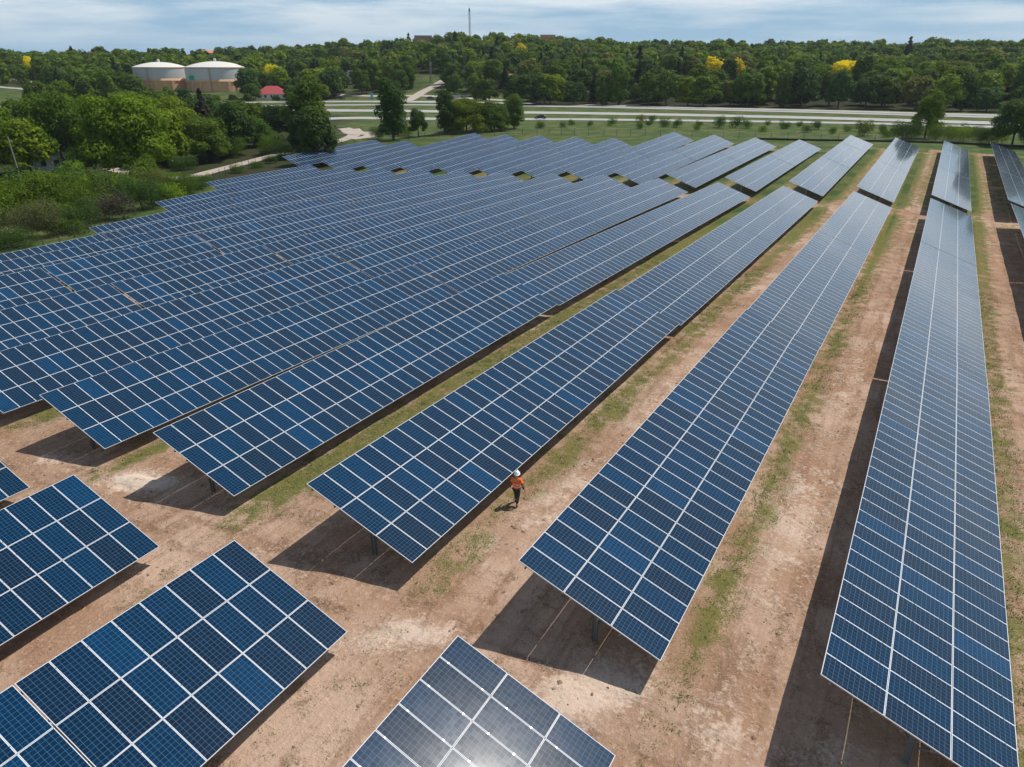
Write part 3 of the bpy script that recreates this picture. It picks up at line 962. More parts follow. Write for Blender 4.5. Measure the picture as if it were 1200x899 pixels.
# bushes on the left bank
BUSH = [(-129, 70, 8, 12, L_MID, 'dark bush spreading in front of the left path'), (-135, 62, 8, 13, L_BRIGHT, 'bright green bush below the wooden pole'),
        (-147, 74, 6, 15, L_MID, 'wide green thicket right of the wooden pole'), (-154, 64, 6.5, 15, L_MID, 'wide green thicket at the left picture edge'),
        (-142, 84, 5.5, 12, L_MID, 'green bush below the largest tree, left of the track'), (-138, 91, 6, 9, L_PALE, 'pale blossoming bush at the lower end of the track'),
        (-121, 65, 5.5, 8, L_DARK, 'dark bush close to the fence, right of the blossom shrub'), (-127, 81, 6, 9, L_DARK, 'dark bush along the fence below the track'),
        (-134, 96, 4.5, 7, L_MID, 'low bush between the fence and the track'), (-140, 104, 3.0, 5, L_DARK, 'low dark bush where the track bends'),
        (-147, 120, 2.0, 4, L_MID, 'low bush beside the upper track'), (-152, 135, 2.0, 4, L_DARK, 'low dark bush beside the upper track bend'),
        (-160, 148, 4.5, 8, L_DARK, 'dark bush at the foot of the tall poplar'), (-168, 150, 6, 9, L_MID, 'round bush left of the tall poplar foot'),
        (-174, 141, 6, 9, L_MID, 'round bush above the gravel track'), (-166, 119, 3.5, 7, L_DARK, 'dark bush at the far side of the track fork'),
        (-119, 57, 6.0, 8.5, L_BLOS, 'whitish blossoming shrub above the left path end'), (-115, 52, 4.0, 6.5, L_DARK, 'dark low shrub next to the fence corner'),
        (-158, 186, 4, 6, L_DARK, 'dark shrub on the lawn by the gravel turning place'), (-163, 200, 4.5, 7, L_DARK, 'dark shrub behind the gravel turning place'),
        (-146, 215, 4, 7, L_MID, 'green shrub left behind the willow clump'), (-154, 195, 3.5, 6, L_MID, 'green shrub left of the willow clump'),
        (-9.5, 241, 7.2, 8.5, L_DARK, 'dark dense bush at the foot of the fresh green tree'), (-2, 241, 5, 7, L_MID, 'green bush right of the dark dense bush'),
        (4, 244, 4.6, 7, L_BRIGHT, 'bright bush midway along the right fence'), (9, 240, 5, 6, L_DARK, 'dark bush left of the dark right edge tree'), (20, 234, 5, 7, L_DARK, 'dark bush at the right picture edge')]
for x, y, H, W, mt, lab in BUSH:
    near_tree('bush', x, y, H, 'bush', mt, lab, 'bush', W=W)
# the dense stand behind them, between the field and the highway
sr = random.Random(9)
placed = []
for _ in range(4000):
    az, D = sr.uniform(43.5, 69), 185 + 150 * math.sqrt(sr.random())
    x, y = -D * math.sin(R(az)), D * math.cos(R(az))
    lim = 11.5 if 43.5 < az < 47.5 else 20
    if az < 47.5 and D > 255 or len(placed) > 62 or (az < 50 and D > 300):
        continue
    if min([(x - a) ** 2 + (y - b) ** 2 for a, b in placed] + [(x + 163) ** 2 + (y - 103) ** 2, (x + 197) ** 2 + (y - 104) ** 2]) < 110:
        continue
    if min([(x + a) ** 2 + (y - b) ** 2 for a, b in ((165, 163), (158, 128), (164, 146), (152, 108), (166, 160), (172, 109), (186, 112))]) < 160:
        continue
    placed.append((x, y))
    mt = sr.choices([L_MID, L_DARK, L_BRIGHT, L_PALE, L_GREY], [5, 4, 2, 0.7, 0.3])[0]
    adj = {L_MID: 'mid green', L_DARK: 'dark green', L_BRIGHT: 'bright green', L_PALE: 'olive green', L_GREY: 'brownish'}[mt]
    H = sr.uniform(11, 15.5)
    if 47.5 < az < 58:
        H = min(H, 20.1 - (D * (0.041 if az < 53.5 else 0.026)) - gz(x, y))
    small_tree('broadleaf_tree', x, y, H, sr.choice(['round', 'round', 'broad']), mt, f'{adj} tree in the dense stand between the field and the tanks', 'tree', f'{adj} trees of the stand left of the field', W=H / H0 * sr.uniform(0.95, 1.25))
for x, y, H in ((-126, 63, 6), (-140, 70, 7), (-146, 62, 7), (-133, 77, 6), (-152, 84, 4), (-162, 76, 3.5), (-166, 88, 3), (-172, 97, 3), (-158, 93, 3.4), (-147, 96, 4), (-178, 78, 3), (-170, 70, 3.5), (-142, 76, 6), (-181, 92, 2.6), (-123, 72, 4.5), (-118, 62, 4), (-138, 86, 6), (-131, 56, 7), (-141, 55, 8), (-151, 52, 9), (-122, 50, 5), (-135, 47, 8), (-128, 88, 4), (-136, 95, 4), (-143, 90, 6), (-147, 111, 2.2), (-143, 99, 4), (-130, 87, 3.5), (-155, 142, 2.0), (-160, 156, 2.4), (-149, 128, 1.8), (-137, 101, 3)):
    H *= sr.uniform(0.7, 1.35)
    small_tree('bush', x, y, H, 'bush', sr.choice([L_MID, L_DARK, L_MID, L_DARK, L_BRIGHT, L_GREY]), 'green bush in the thicket along the left bank', 'bush', 'bushes of the left bank thicket', W=H / H0 * 1.15)
for x, y, H, kd, mt, lab in ((-133, 68, 8.5, 'round', L_MID, 'slender young tree rising out of the left bank thicket near the fence'), (-143, 60, 10, 'round', L_MID, 'taller young tree in the left bank thicket at the picture edge'),
                             (-146, 80, 7.5, 'tall', L_BRIGHT, 'light green sapling in the thicket below the cottage'), (-137, 80, 6.5, 'round', L_DARK, 'small dark tree in the thicket by the fence'),
                             (-126, 52, 8, 'round', L_DARK, 'dark young tree at the left edge above the fence'), (-152, 100, 7, 'round', L_MID, 'young tree between largest tree and track')):
    near_tree('young_tree', x, y, H, kd, mt, lab, W=H * 0.85)
# low trees round the tanks and the red roofed pavilion
for az, D, H, mt in ((49.3, 428, 5.5, L_MID), (50.3, 432, 5.0, L_DARK), (51.4, 434, 5.0, L_MID), (52.5, 438, 5.0, L_MID), (53.4, 436, 8.5, L_DARK), (54.4, 440, 9.0, L_MID), (55.4, 438, 8.5, L_DARK), (46.3, 438, 9, L_MID), (45.7, 452, 12, L_DARK), (44.9, 446, 10, L_MID), (47.35, 440, 3.2, L_DARK), (44.0, 440, 9, L_BRIGHT), (48.9, 452, 10, L_MID), (46.9, 474, 13, L_DARK), (48.0, 480, 13, L_MID), (45.4, 470, 13, L_MID), (56.2, 452, 8, L_MID), (57.4, 446, 9, L_DARK)):
    x, y = -D * math.sin(R(az)), D * math.cos(R(az))
    small_tree('broadleaf_tree', x, y, H, 'round', mt, 'low green tree around the two tanks and the red roofed pavilion', 'tree', 'low trees around the tanks', W=max(H, 6) / H0 * 1.2)
# loose little shrubs scattered over the meadow
for x, y, H, mt in ((-4, 262, 4.2, L_MID), (6, 262, 4.6, L_DARK), (14, 258, 5, L_MID), (22, 262, 5.2, L_DARK), (30, 256, 5, L_MID), (-7, 256, 3.6, L_MID), (13, 247, 4.4, L_BRIGHT), (2, 249, 4, L_DARK), (28, 248, 5, L_DARK), (-15, 246, 3.2, L_MID), (-74, 256, 2.4, L_MID), (-93, 262, 2.8, L_DARK), (-43, 268, 2.2, L_MID), (-54, 270, 2.0, L_MID), (-120, 226, 3.0, L_MID), (-114, 231, 2.2, L_DARK), (-101, 243, 3.2, L_MID), (-90, 250, 2.4, L_DARK), (-83, 246, 3.4, L_DARK), (-79, 247, 3.2, L_DARK), (-66, 252, 4.2, L_DARK), (-61, 254, 4.2, L_DARK), (-57, 253, 3.2, L_MID),
                    (-46, 258, 3.4, L_DARK), (-37, 262, 3.2, L_DARK), (-27, 258, 2.6, L_MID), (-24, 262, 3.6, L_DARK), (-17, 260, 3.0, L_DARK), (-38, 250, 2.8, L_DARK), (-30, 248, 2.6, L_MID),
                    (-115, 240, 2.6, L_MID), (-107, 238, 2.2, L_DARK), (-88, 236, 2.6, L_MID), (-70, 240, 2.2, L_MID), (-50, 244, 2.4, L_MID), (-13, 252, 3.2, L_DARK), (2, 256, 3.6, L_MID), (10, 254, 3.6, L_MID), (-21, 247, 4.8, L_PALE), (-96, 258, 3.4, L_PALE)):
    small_tree('shrub', x, y, H, 'bush', mt, 'small shrub on the meadow between field fence and highway', 'shrub', 'shrubs scattered over the meadow', W=H / H0 * 0.75)


# ---- the wooded hill: sample positions, the nearest 290 as trees of their own, the rest one wood
def polar(az, D):
    return -D * math.sin(R(az)), D * math.cos(R(az))


wr = random.Random(5)
spots, cell = [], {}


def far_enough(x, y, s):
    i, j = int(x // 20), int(y // 20)
    for a in (-1, 0, 1):
        for b in (-1, 0, 1):
            for (u, v) in cell.get((i + a, j + b), ()):
                if (u - x) ** 2 + (v - y) ** 2 < s * s:
                    return False
    cell.setdefault((i, j), []).append((x, y))
    return True


for az in np.arange(-9, 32.5, 1.2):                 # the wall of trees along the highway
    D = wood_front(az) + wr.uniform(0, 5)
    x, y = polar(az + wr.uniform(-0.35, 0.35), D)
    if far_enough(x, y, 7):
        spots.append((x, y, D - 60))
for _ in range(22000):
    az = wr.uniform(-10, 68)
    D = 375 + 425 * math.sqrt(wr.random())
    if D < wood_front(az):
        continue
    x, y = polar(az, D)
    if is_clear(x, y):
        continue
    if far_enough(x, y, 9.0 if D < 520 else 11.5):
        spots.append((x, y, D))
spots.sort(key=lambda s: s[2])
GROUP_W = 'trees of the wood behind the highway'
yellow = [(-125.7, 452.9), (-114.5, 455.8), (-52.6, 446.9), (-383, 351.7), (-573, 305), (-316, 560)]
for x, y in yellow:
    pass
n_ind, wood = 0, []
for x, y, D in spots:
    if min((x - a) ** 2 + (y - b) ** 2 for a, b in yellow) < 100:
        continue
    if any(abs(math.atan2(-x, y) - math.atan2(-a, b)) < 0.016 and -45 < math.hypot(x, y) - math.hypot(a, b) < 5 for a, b in yellow):
        continue
    az = math.degrees(math.atan2(-x, y))
    q = wr.random()
    con = q < (0.02 if D > 540 else 0.16 if 14 < az < 36 else 0.07)
    H = wr.choice((wr.uniform(10, 14), wr.uniform(13, 17), wr.uniform(15, 19.5))) * (1.1 if con else 1)
    mt = L_CON if con else wr.choices([L_MID, L_BRIGHT, L_DARK, L_PALE, L_GREY], [6, 2.6, 2.4, 1.0, 0.12])[0]
    if n_ind < 285:
        nm = 'conifer_tree' if con else 'broadleaf_tree'
        adj = {L_MID: 'mid green', L_BRIGHT: 'bright green', L_DARK: 'dark green', L_PALE: 'olive green', L_GREY: 'brownish', L_CON: 'blackish'}[mt]
        lab = f'{adj} {"conifer" if con else "broadleaf tree"} in the wood behind the highway'
        small_tree(nm, x, y, H, 'conifer' if con else wr.choice(['round', 'round', 'broad', 'tall']), mt, lab, 'tree', f'{adj} {"conifers" if con else "trees"} of the wood behind the highway', W=H / H0 * (1.0 if con else wr.uniform(0.95, 1.3)))
        n_ind += 1
    else:
        wood.append((x, y, H, con))
for (x, y), D, lab in zip(yellow, (0,) * 6, ('yellow leaved tree in the wood, left of the close yellow pair', 'yellow leaved tree in the wood, right of the close yellow pair',
                                              'single yellow leaved tree in the right part of the wood', 'yellow leaved tree between the white tanks and the poplar',
                                              'small yellow tree at the far left of the wood', 'orange yellow tree near the crest of the wood')):
    H = 17.5 if x > -300 else 15
    small_tree('broadleaf_tree', x, y, H, 'broad' if x > -60 else 'round', L_YELLOW, lab, 'tree', 'yellow trees in the wood', W=H / H0 * 1.15)


def build_wood():
    rng = np.random.default_rng(11)
    protos = []
    for i in range(8):
        kind = 'conifer' if i >= 6 else 'round' if i % 3 else 'broad'
        v, f = leaf_cloud(rng, crown_lobes(rng, kind, H0), 620, 0.90, 0.35, 0.6)
        protos.append(v)
    V, Fm = [], []
    mats = [L_MID, L_DARK, L_BRIGHT, L_PALE, L_CON]
    for x, y, H, con in wood:
        p = protos[rng.integers(6, 8) if con else rng.integers(0, 6)]
        a = rng.random() * 6.28
        c, s = math.cos(a), math.sin(a)
        k = H / H0
        q = np.stack([(p[:, 0] * c - p[:, 1] * s) * k * 1.12, (p[:, 0] * s + p[:, 1] * c) * k * 1.12, p[:, 2] * k], 1) + np.array([x, y, gz(x, y) - 0.3])
        V.append(q)
        Fm.append(np.full(len(p) // 4, 4 if con else rng.choice(4, p=[0.45, 0.27, 0.18, 0.10])))
    V = np.concatenate(V)
    me = np_mesh('wood', V, np.arange(len(V)).reshape(-1, 4), mats, np.concatenate(Fm))
    tag(link('wood', me), 'far wooded hill crest seen as one green mass', 'wood', kind='stuff')


build_wood()

# ------------------------------------------------------------------ tanks, buildings and other far things
M_TANKW = plain('tank_wall_paint', (0.50, 0.51, 0.49), 0.7, var=0.22, scale=0.12)
M_TANKR = plain('tank_roof', (0.66, 0.64, 0.58), 0.7, var=0.08, scale=0.2)
M_TANKB = plain('tank_base', (0.62, 0.38, 0.21), 0.8, var=0.18, scale=0.3)
M_RUST = plain('rusty_rim', (0.34, 0.19, 0.11), 0.8)
M_WHITE = plain('white_paint', (0.74, 0.74, 0.72), 0.6, var=0.06)
M_ROOFD = plain('dark_shingles', (0.09, 0.09, 0.095), 0.8, var=0.25)
M_ROOFR = plain('red_roof', (0.36, 0.055, 0.06), 0.7, var=0.15)
M_BRICK = plain('brown_brick', (0.34, 0.19, 0.12), 0.85, var=0.2)
M_ORANGE = plain('orange_brick', (0.62, 0.24, 0.11), 0.85, var=0.15)
M_GREY = plain('grey_concrete', (0.36, 0.35, 0.34), 0.85)
M_WIN = plain('window_glass', (0.03, 0.04, 0.05), 0.15, var=0.1)
M_GREEN = plain('green_sign_face', (0.0, 0.30, 0.22), 0.5, var=0.05)
M_TEAL = plain('teal_sign_face', (0.0, 0.36, 0.38), 0.5, var=0.05)
M_BLUE = plain('blue_sign_face', (0.02, 0.18, 0.50), 0.5, var=0.05)
M_WOODP = plain('weathered_wood', (0.26, 0.23, 0.20), 0.9)
M_BLACK = plain('black_fabric', (0.018, 0.020, 0.020), 0.9)


def tank(x, y, z, Rr, H, rise, lab, n_pil, rot):
    root = empty('water_tank', (x, y, z), (0, 0, rot))
    tag(root, lab, 'tank', 'storage tanks')
    hb = H * 0.60
    b = MB(); b.lathe([(Rr, hb), (Rr, H - 0.5)], 96); b.build('wall', M_TANKW, root, smooth=True)
    b = MB(); b.lathe([(Rr - 0.35, -3), (Rr - 0.35, hb - 0.6)], 96); b.build('base_wall', M_TANKB, root, smooth=True)
    b = MB(); b.lathe([(Rr + 0.12, hb - 1.5), (Rr + 0.12, hb + 0.003), (Rr - 0.4, hb + 0.004)], 96); b.build('ledge', M_TANKB, root, smooth=True)
    for k in range(n_pil):
        a = 2 * math.pi * k / n_pil
        b = MB(); b.box(Rr - 0.7, Rr + 0.25, -0.9, 0.9, -3, hb - 1.52)
        b.build('pilaster', M_TANKB, root, rot=(0, 0, a))
    b = MB(); b.lathe([(Rr + 0.25, H - 0.5), (Rr + 0.25, H), (Rr - 0.3, H + 0.02)], 96); b.build('rim', M_RUST, root, smooth=True)
    dome = [(Rr * math.cos(t), H + rise * math.sin(t) ** 1.0) for t in np.linspace(0.0, math.pi / 2, 14)]
    dome = [(Rr * (1 - s), H + rise * (1 - (1 - s) ** 2)) for s in np.linspace(0, 0.999, 14)]
    b = MB(); b.lathe(dome, 96); rf = b.build('roof', M_TANKR, root, smooth=True)
    b = MB(); b.lathe([(0.9, H + rise - 0.1), (0.9, H + rise + 1.2), (0.5, H + rise + 1.6), (0.01, H + rise + 1.7)], 12); b.build('vent', M_TANKW, rf)
    b = MB()
    for s in (-0.35, 0.35):
        b.box(Rr + 0.25, Rr + 0.35, s - 0.05, s + 0.05, 0, H)
    for k in range(int(H / 0.6)):
        b.box(Rr + 0.27, Rr + 0.33, -0.35, 0.35, 0.3 + k * 0.6, 0.36 + k * 0.6)
    b.build('ladder', M_RUST, root, rot=(0, 0, -1.2))
    return root


tank(-404.5, 326.5, 0.5, 18.4, 17.3, 3.3, 'white domed tank on the right with tan base panels showing', 20, 0.3)
tank(-439, 311.5, 1.5, 15.8, 16.3, 2.9, 'white domed tank on the left, its base hidden by trees', 20, 0.1)


def house(name, x, y, z, rot, w, d, h, rise, wall, roof, lab, cat='house', nwin=3, storeys=1, chim=False, hip=False, flat=False, group=None):
    """w along the front (local x), d deep, ridge along x"""
    root = empty(name, (x, y, z), (0, 0, rot))
    tag(root, lab, cat, group)
    b = MB()
    b.box(-w / 2, w / 2, -d / 2, d / 2, -9.0, h)
    if not flat and not hip:
        for s in (-1, 1):
            b.add([(s * w / 2, -d / 2, h), (s * w / 2, d / 2, h), (s * w / 2, 0, h + rise)], [(0, 1, 2) if s > 0 else (0, 2, 1)])
    b.build('wall', wall, root)
    e = 0.5
    b = MB()
    if flat:
        b.box(-w / 2 - 0.2, w / 2 + 0.2, -d / 2 - 0.2, d / 2 + 0.2, h + 0.003, h + 0.6)
    elif hip:
        q = min(d / 2, w / 2) * 0.9
        v = [(-w / 2 - e, -d / 2 - e, h), (w / 2 + e, -d / 2 - e, h), (w / 2 + e, d / 2 + e, h), (-w / 2 - e, d / 2 + e, h), (-w / 2 + q, 0, h + rise), (w / 2 - q, 0, h + rise)]
        b.add(v, [(0, 1, 5, 4), (1, 2, 5), (2, 3, 4, 5), (3, 0, 4), (0, 3, 2, 1)])
    else:
        sl_ = rise / (d / 2)
        for s in (-1, 1):
            y0 = s * (d / 2 + e)
            zl = h - sl_ * e + 0.05
            v = [(-w / 2 - e, y0, zl), (w / 2 + e, y0, zl), (w / 2 + e, 0, h + rise + 0.05), (-w / 2 - e, 0, h + rise + 0.05)]
            v += [(a, c, t_ + 0.2) for a, c, t_ in v]
            b.add(v, [(0, 1, 2, 3), (7, 6, 5, 4), (0, 4, 5, 1), (1, 5, 6, 2), (3, 2, 6, 7), (0, 3, 7, 4)])
    rf = b.build('roof', roof, root)
    if chim:
        b = MB(); b.box(w * 0.2, w * 0.2 + 0.9, -0.4, 0.5, h + rise * 0.5, h + rise + 1.2); b.build('chimney', M_BRICK, rf)
    for st in range(storeys):
        for k in range(nwin):
            cx = -w / 2 + w * (k + 0.5) / nwin
            zz = h * (st + 0.5) / storeys
            ww = min(1.4, w / nwin * 0.55)
            b = MB(); b.box(cx - ww / 2, cx + ww / 2, -d / 2 - 0.08, -d / 2 + 0.02, zz - 0.8, zz + 0.8); fr = b.build('window', M_WHITE, root)
            b = MB(); b.box(cx - ww / 2 + 0.12, cx + ww / 2 - 0.12, -d / 2 - 0.1, -d / 2 - 0.05, zz - 0.68, zz + 0.68); b.build('pane', M_WIN, fr)
    for s in (-1, 1):
        b = MB(); b.box(s * w / 2 - 0.06, s * w / 2 + 0.06, -0.7, 0.7, h * 0.45 - 0.8, h * 0.45 + 0.8); fr = b.build('window', M_WHITE, root)
        b = MB(); b.box(s * (w / 2 + 0.04) - 0.04, s * (w / 2 + 0.04) + 0.04, -0.58, 0.58, h * 0.45 - 0.68, h * 0.45 + 0.68); b.build('pane', M_WIN, fr)
    b = MB(); b.box(w * 0.08, w * 0.08 + 1.1, -d / 2 - 0.07, -d / 2 + 0.02, 0, 2.1); b.build('door', M_WOODP, root)
    return root


FACE = R(40)
house('cottage', -197, 104, -5.6, R(75), 9, 8, 5.5, 3.0, M_WHITE, M_ROOFD, 'white cottage half hidden under the big trees on the left', chim=True)
house('pavilion', -342, 312.7, gz(-342, 312.7) - 0.3, FACE, 17, 12, 2.4, 4.2, M_WHITE, M_ROOFR, 'low building with a red hipped roof beside the highway', 'building', nwin=5, hip=True)
house('house', -345, 383.8, gz(-345, 383.8), R(100), 7, 8, 4.6, 3.0, M_WHITE, M_ROOFD, 'white house with dark gable roof above the poplar')
house('chapel', -266.6, 401.6, gz(-266.6, 401.6), R(118), 11, 7.5, 4.6, 4.6, M_WHITE, M_ROOFD, 'white gabled chapel among trees right of the street', 'building')
house('brick_building', -453, 610, 34.0, FACE, 16, 12, 9.5, 0, M_BRICK, M_GREY, 'brown brick building on the skyline left of the mast', 'building', nwin=4, storeys=2, flat=True)
house('school_building', -368, 536, 24.5, FACE, 17, 10, 6.4, 0, M_BRICK, M_WHITE, 'building with flat white roof below the mast', 'building', nwin=5, storeys=2, flat=True)
house('brick_building', -369.6, 709, 36.0, R(30), 15, 12, 9.5, 0, M_ORANGE, M_GREY, 'orange brick block on the wooded skyline', 'building', nwin=4, storeys=2, flat=True)
house('hall', -384, 682, 30.0, R(30), 10, 9, 4.6, 1.8, M_GREY, M_WHITE, 'small white roofed hall left of the orange block', 'building')
house('house', -226, 396, gz(-226, 396), R(30), 10, 8, 5.0, 2.6, plain('pinkish_siding', (0.33, 0.20, 0.17), 0.8), M_BRICK, 'low pinkish house behind the highway, half hidden by trees')
house('bungalow', -580, 391, 18.5, R(56), 18, 9, 4.2, 1.2, M_WHITE, M_WHITE, 'long white building above the left tank', 'building', nwin=6)
house('house', -594, 474, 24, R(50), 10, 8, 4.4, 2.0, M_WHITE, M_ORANGE, 'small house with orange roof high above the tanks')


def factory():
    root = empty('power_plant', (-23, 1500, 30), (0, 0, 0))
    tag(root, 'pale industrial plant with stacks on the far right horizon', 'factory')
    for nm, x0, x1, h in (('block', -20, -14, 19), ('block', -14, 8, 17), ('block', 8, 20, 20), ('block', -32, -27, 20)):
        b = MB(); b.box(x0 + 0.1, x1 - 0.1, -8, 8, -30, h); b.build(nm, M_GREY, root)
    for x, h in ((-29.5, 24), (-8, 21), (9, 25)):
        b = MB(); b.tube((x, 0, 16), (x, 0, h), 0.7, 0.5, 10); b.build('stack', M_GREY, root)


factory()


def mast(x, y, z, H, w, lab, name='radio_mast', cat='mast'):
    root = empty(name, (x, y, z))
    tag(root, lab, cat)
    b = MB()
    legs = [(w / 2 * math.cos(a), w / 2 * math.sin(a)) for a in (0.3, 2.39, 4.49)]
    tp = 0.42
    for lx, ly in legs:
        b.tube((lx, ly, -2), (lx * tp, ly * tp, H), 0.16, 0.13, 5)
    n = int(H / (w * 1.1))
    for k in range(n):
        for i in range(3):
            f0, f1 = 1 - (1 - tp) * k / n, 1 - (1 - tp) * (k + 1) / n
            p, q = legs[i], legs[(i + 1) % 3]
            b.tube((p[0] * f0, p[1] * f0, H * k / n), (q[0] * f1, q[1] * f1, H * (k + 1) / n), 0.08, 0.08, 4, cap=False)
            b.tube((p[0] * f0, p[1] * f0, H * k / n), (q[0] * f0, q[1] * f0, H * k / n), 0.08, 0.08, 4, cap=False)
    b.build('lattice', M_STEEL, root)
    b = MB()
    b.tube((0, 0, H - 0.5), (0, 0, H + 3), 0.14, 0.06, 6)
    b.box(-0.5, 0.5, -0.5, 0.5, H - 3, H - 0.6)
    b.build('antenna', M_STEEL, root)
    return root


mast(-394, 602, 27, 38, 3.0, 'tall lattice radio mast standing above the tree line')
mast(-291.5, 398.8, 8.2, 13, 2.0, 'short lattice pylon beside the street entrance', 'lattice_pylon', 'pylon')


def sign(x, y, z, rot, w, h, post, face, lab, two=True):
    root = empty('road_sign', (x, y, z), (0, 0, rot))
    tag(root, lab, 'sign', 'road signs')
    for s in ((-1, 1) if two else (0,)):
        b = MB(); b.tube((s * w * 0.35, 0, -1), (s * w * 0.35, 0, post + h), 0.12, 0.12, 6); b.build('post', M_STEEL, root)
    b = MB(); b.box(-w / 2, w / 2, -0.22, -0.13, post, post + h); b.build('panel', face, root)


sign(-382, 290.5, gz(-382, 290.5), R(52), 2.8, 2.6, 8.6, M_GREEN, 'green road sign in front of the right tank', True)
sign(-450, 250, gz(-450, 250), R(60), 4.5, 1.5, 2.2, M_TEAL, 'wide teal sign at the end of the left path', True)
sign(-372.3, 287, gz(-372.3, 287), R(52), 1.4, 2.2, 2.5, M_BLUE, 'small blue sign below the right tank', False)
sign(-278.4, 325.1, gz(-278.4, 325.1), R(42), 1.3, 3.4, 0.6, M_TEAL, 'upright teal sign beside the highway left of the poplar', False)


def utility_pole(x, y, z, H, lean, lab, arm=True):
    root = empty('utility_pole', (x, y, z), lean)
    tag(root, lab, 'pole')
    b = MB(); b.tube((0, 0, -1), (0, 0, H), 0.17, 0.12, 8); b.build('pole', M_WOODP, root)
    if arm:
        b = MB(); b.box(-1.1, 1.1, -0.07, 0.07, H - 0.9, H - 0.75); b.build('cross_arm', M_WOODP, root)
        for s in (-0.9, 0, 0.9):
            b = MB(); b.lathe([(0.05, H - 0.75), (0.09, H - 0.65), (0.05, H - 0.5), (0.01, H - 0.48)], 8, M=Matrix.Translation((s, 0, 0))); b.build('insulator', M_GREY, root)


utility_pole(-165, 80, gz(-165, 80), 11.5, (0, R(-4), 0), 'leaning grey wooden pole between bushes at the left edge', False)
for x, y, lab in ((-250, 366, 'utility pole at the near end of the street'), (-262, 392, 'utility pole halfway up the street'), (-214, 345, 'utility pole between willow clump and parked cars')):
    utility_pole(x, y, gz(x, y), 11, (0, 0, 0.7), lab)


# ---- cars
def car(x, y, rot, paint, lab, L=4.6, W=1.85, van=False):
    root = empty('car', (x, y, gz(x, y) + 0.18), (0, 0, rot))
    tag(root, lab, 'car', 'cars near the highway')
    h = 0.95
    prof = [(-L / 2, 0.35), (-L / 2 + 0.05, h * 0.85), (-L / 2 + 0.7, h), (L / 2 - 1.0, h * 0.98), (L / 2 - 0.1, h * 0.75), (L / 2, 0.4), (L / 2 - 0.1, 0.25), (-L / 2 + 0.1, 0.25)]
    b = MB()
    n = len(prof)
    v = []
    for yy, sc_ in ((-W / 2, 0.97), (-W / 2 + 0.08, 1), (W / 2 - 0.08, 1), (W / 2, 0.97)):
        v += [(px * sc_, yy, pz if abs(yy) < W / 2 else 0.3 + (pz - 0.3) * 0.93) for px, pz in prof]
    f = [tuple(range(n)), tuple(range(4 * n - 1, 3 * n - 1, -1))]
    for k in range(3):
        f += [(k * n + i, (k + 1) * n + i, (k + 1) * n + (i + 1) % n, k * n + (i + 1) % n) for i in range(n)]
    b.add(v, f)
    b.build('body', paint, root)
    cp = [(-L / 2 + 0.35, h * 0.97), (-L / 2 + 0.95, 1.42), (0.35, 1.45), (1.15, h * 0.97)]
    b = MB()
    v = [(px, s * (W / 2 - (0.12 if pz < 1.2 else 0.28)), pz) for s in (-1, 1) for px, pz in cp]
    b.add(v, [(0, 1, 2, 3), (7, 6, 5, 4), (0, 4, 5, 1), (2, 6, 7, 3)])
    b.build('window', M_WIN, root)
    b = MB(); b.box(-L / 2 + 0.98, 0.33, -W / 2 + 0.28, W / 2 - 0.28, 1.425, 1.49); b.build('roof', paint, root)
    for sx in (-1.4, 1.4):
        for sy in (-1, 1):
            b = MB(); b.tube((sx, sy * (W / 2 - 0.2), 0.32), (sx, sy * (W / 2 + 0.01), 0.32), 0.33, 0.33, 14); w = b.build('wheel', M_BLACK, root)
            b = MB(); b.tube((sx, sy * (W / 2 + 0.011), 0.32), (sx, sy * (W / 2 + 0.03), 0.32), 0.18, 0.16, 10); b.build('rim', M_ALU, w)
    for s in (-1, 1):
        b = MB(); b.box(L / 2 - 0.16, L / 2 - 0.02, s * 0.62 - 0.2, s * 0.62 + 0.2, 0.55, 0.68); b.build('headlight', M_WHITE, root)


P_DARK = plain('dark_car_paint', (0.02, 0.022, 0.03), 0.25, var=0.05)
P_WHITE = plain('white_car_paint', (0.7, 0.7, 0.7), 0.3, var=0.05)
P_GREY = plain('silver_car_paint', (0.35, 0.36, 0.38), 0.3, 0.4, var=0.05)
car(-136, 256, R(200), P_DARK, 'dark car driving on the nearest carriageway')
car(-248.2, 338.8, R(18), P_DARK, 'black car parked beyond the highway at the street entrance')
car(-239, 350.2, R(18), P_WHITE, 'white car parked behind the willow clump, left one of two')
car(-235, 352.8, R(18), P_GREY, 'silver car parked behind the willow clump, right one of two')
car(-298, 322, R(30), P_DARK, 'dark car beyond the highway left of the teal sign')

# ------------------------------------------------------------------ fences
M_FENCE = plain('dark_fence_post', (0.05, 0.052, 0.05), 0.8)
M_MESH = plain('fence_wire', (0.16, 0.17, 0.17), 0.6, 0.5)


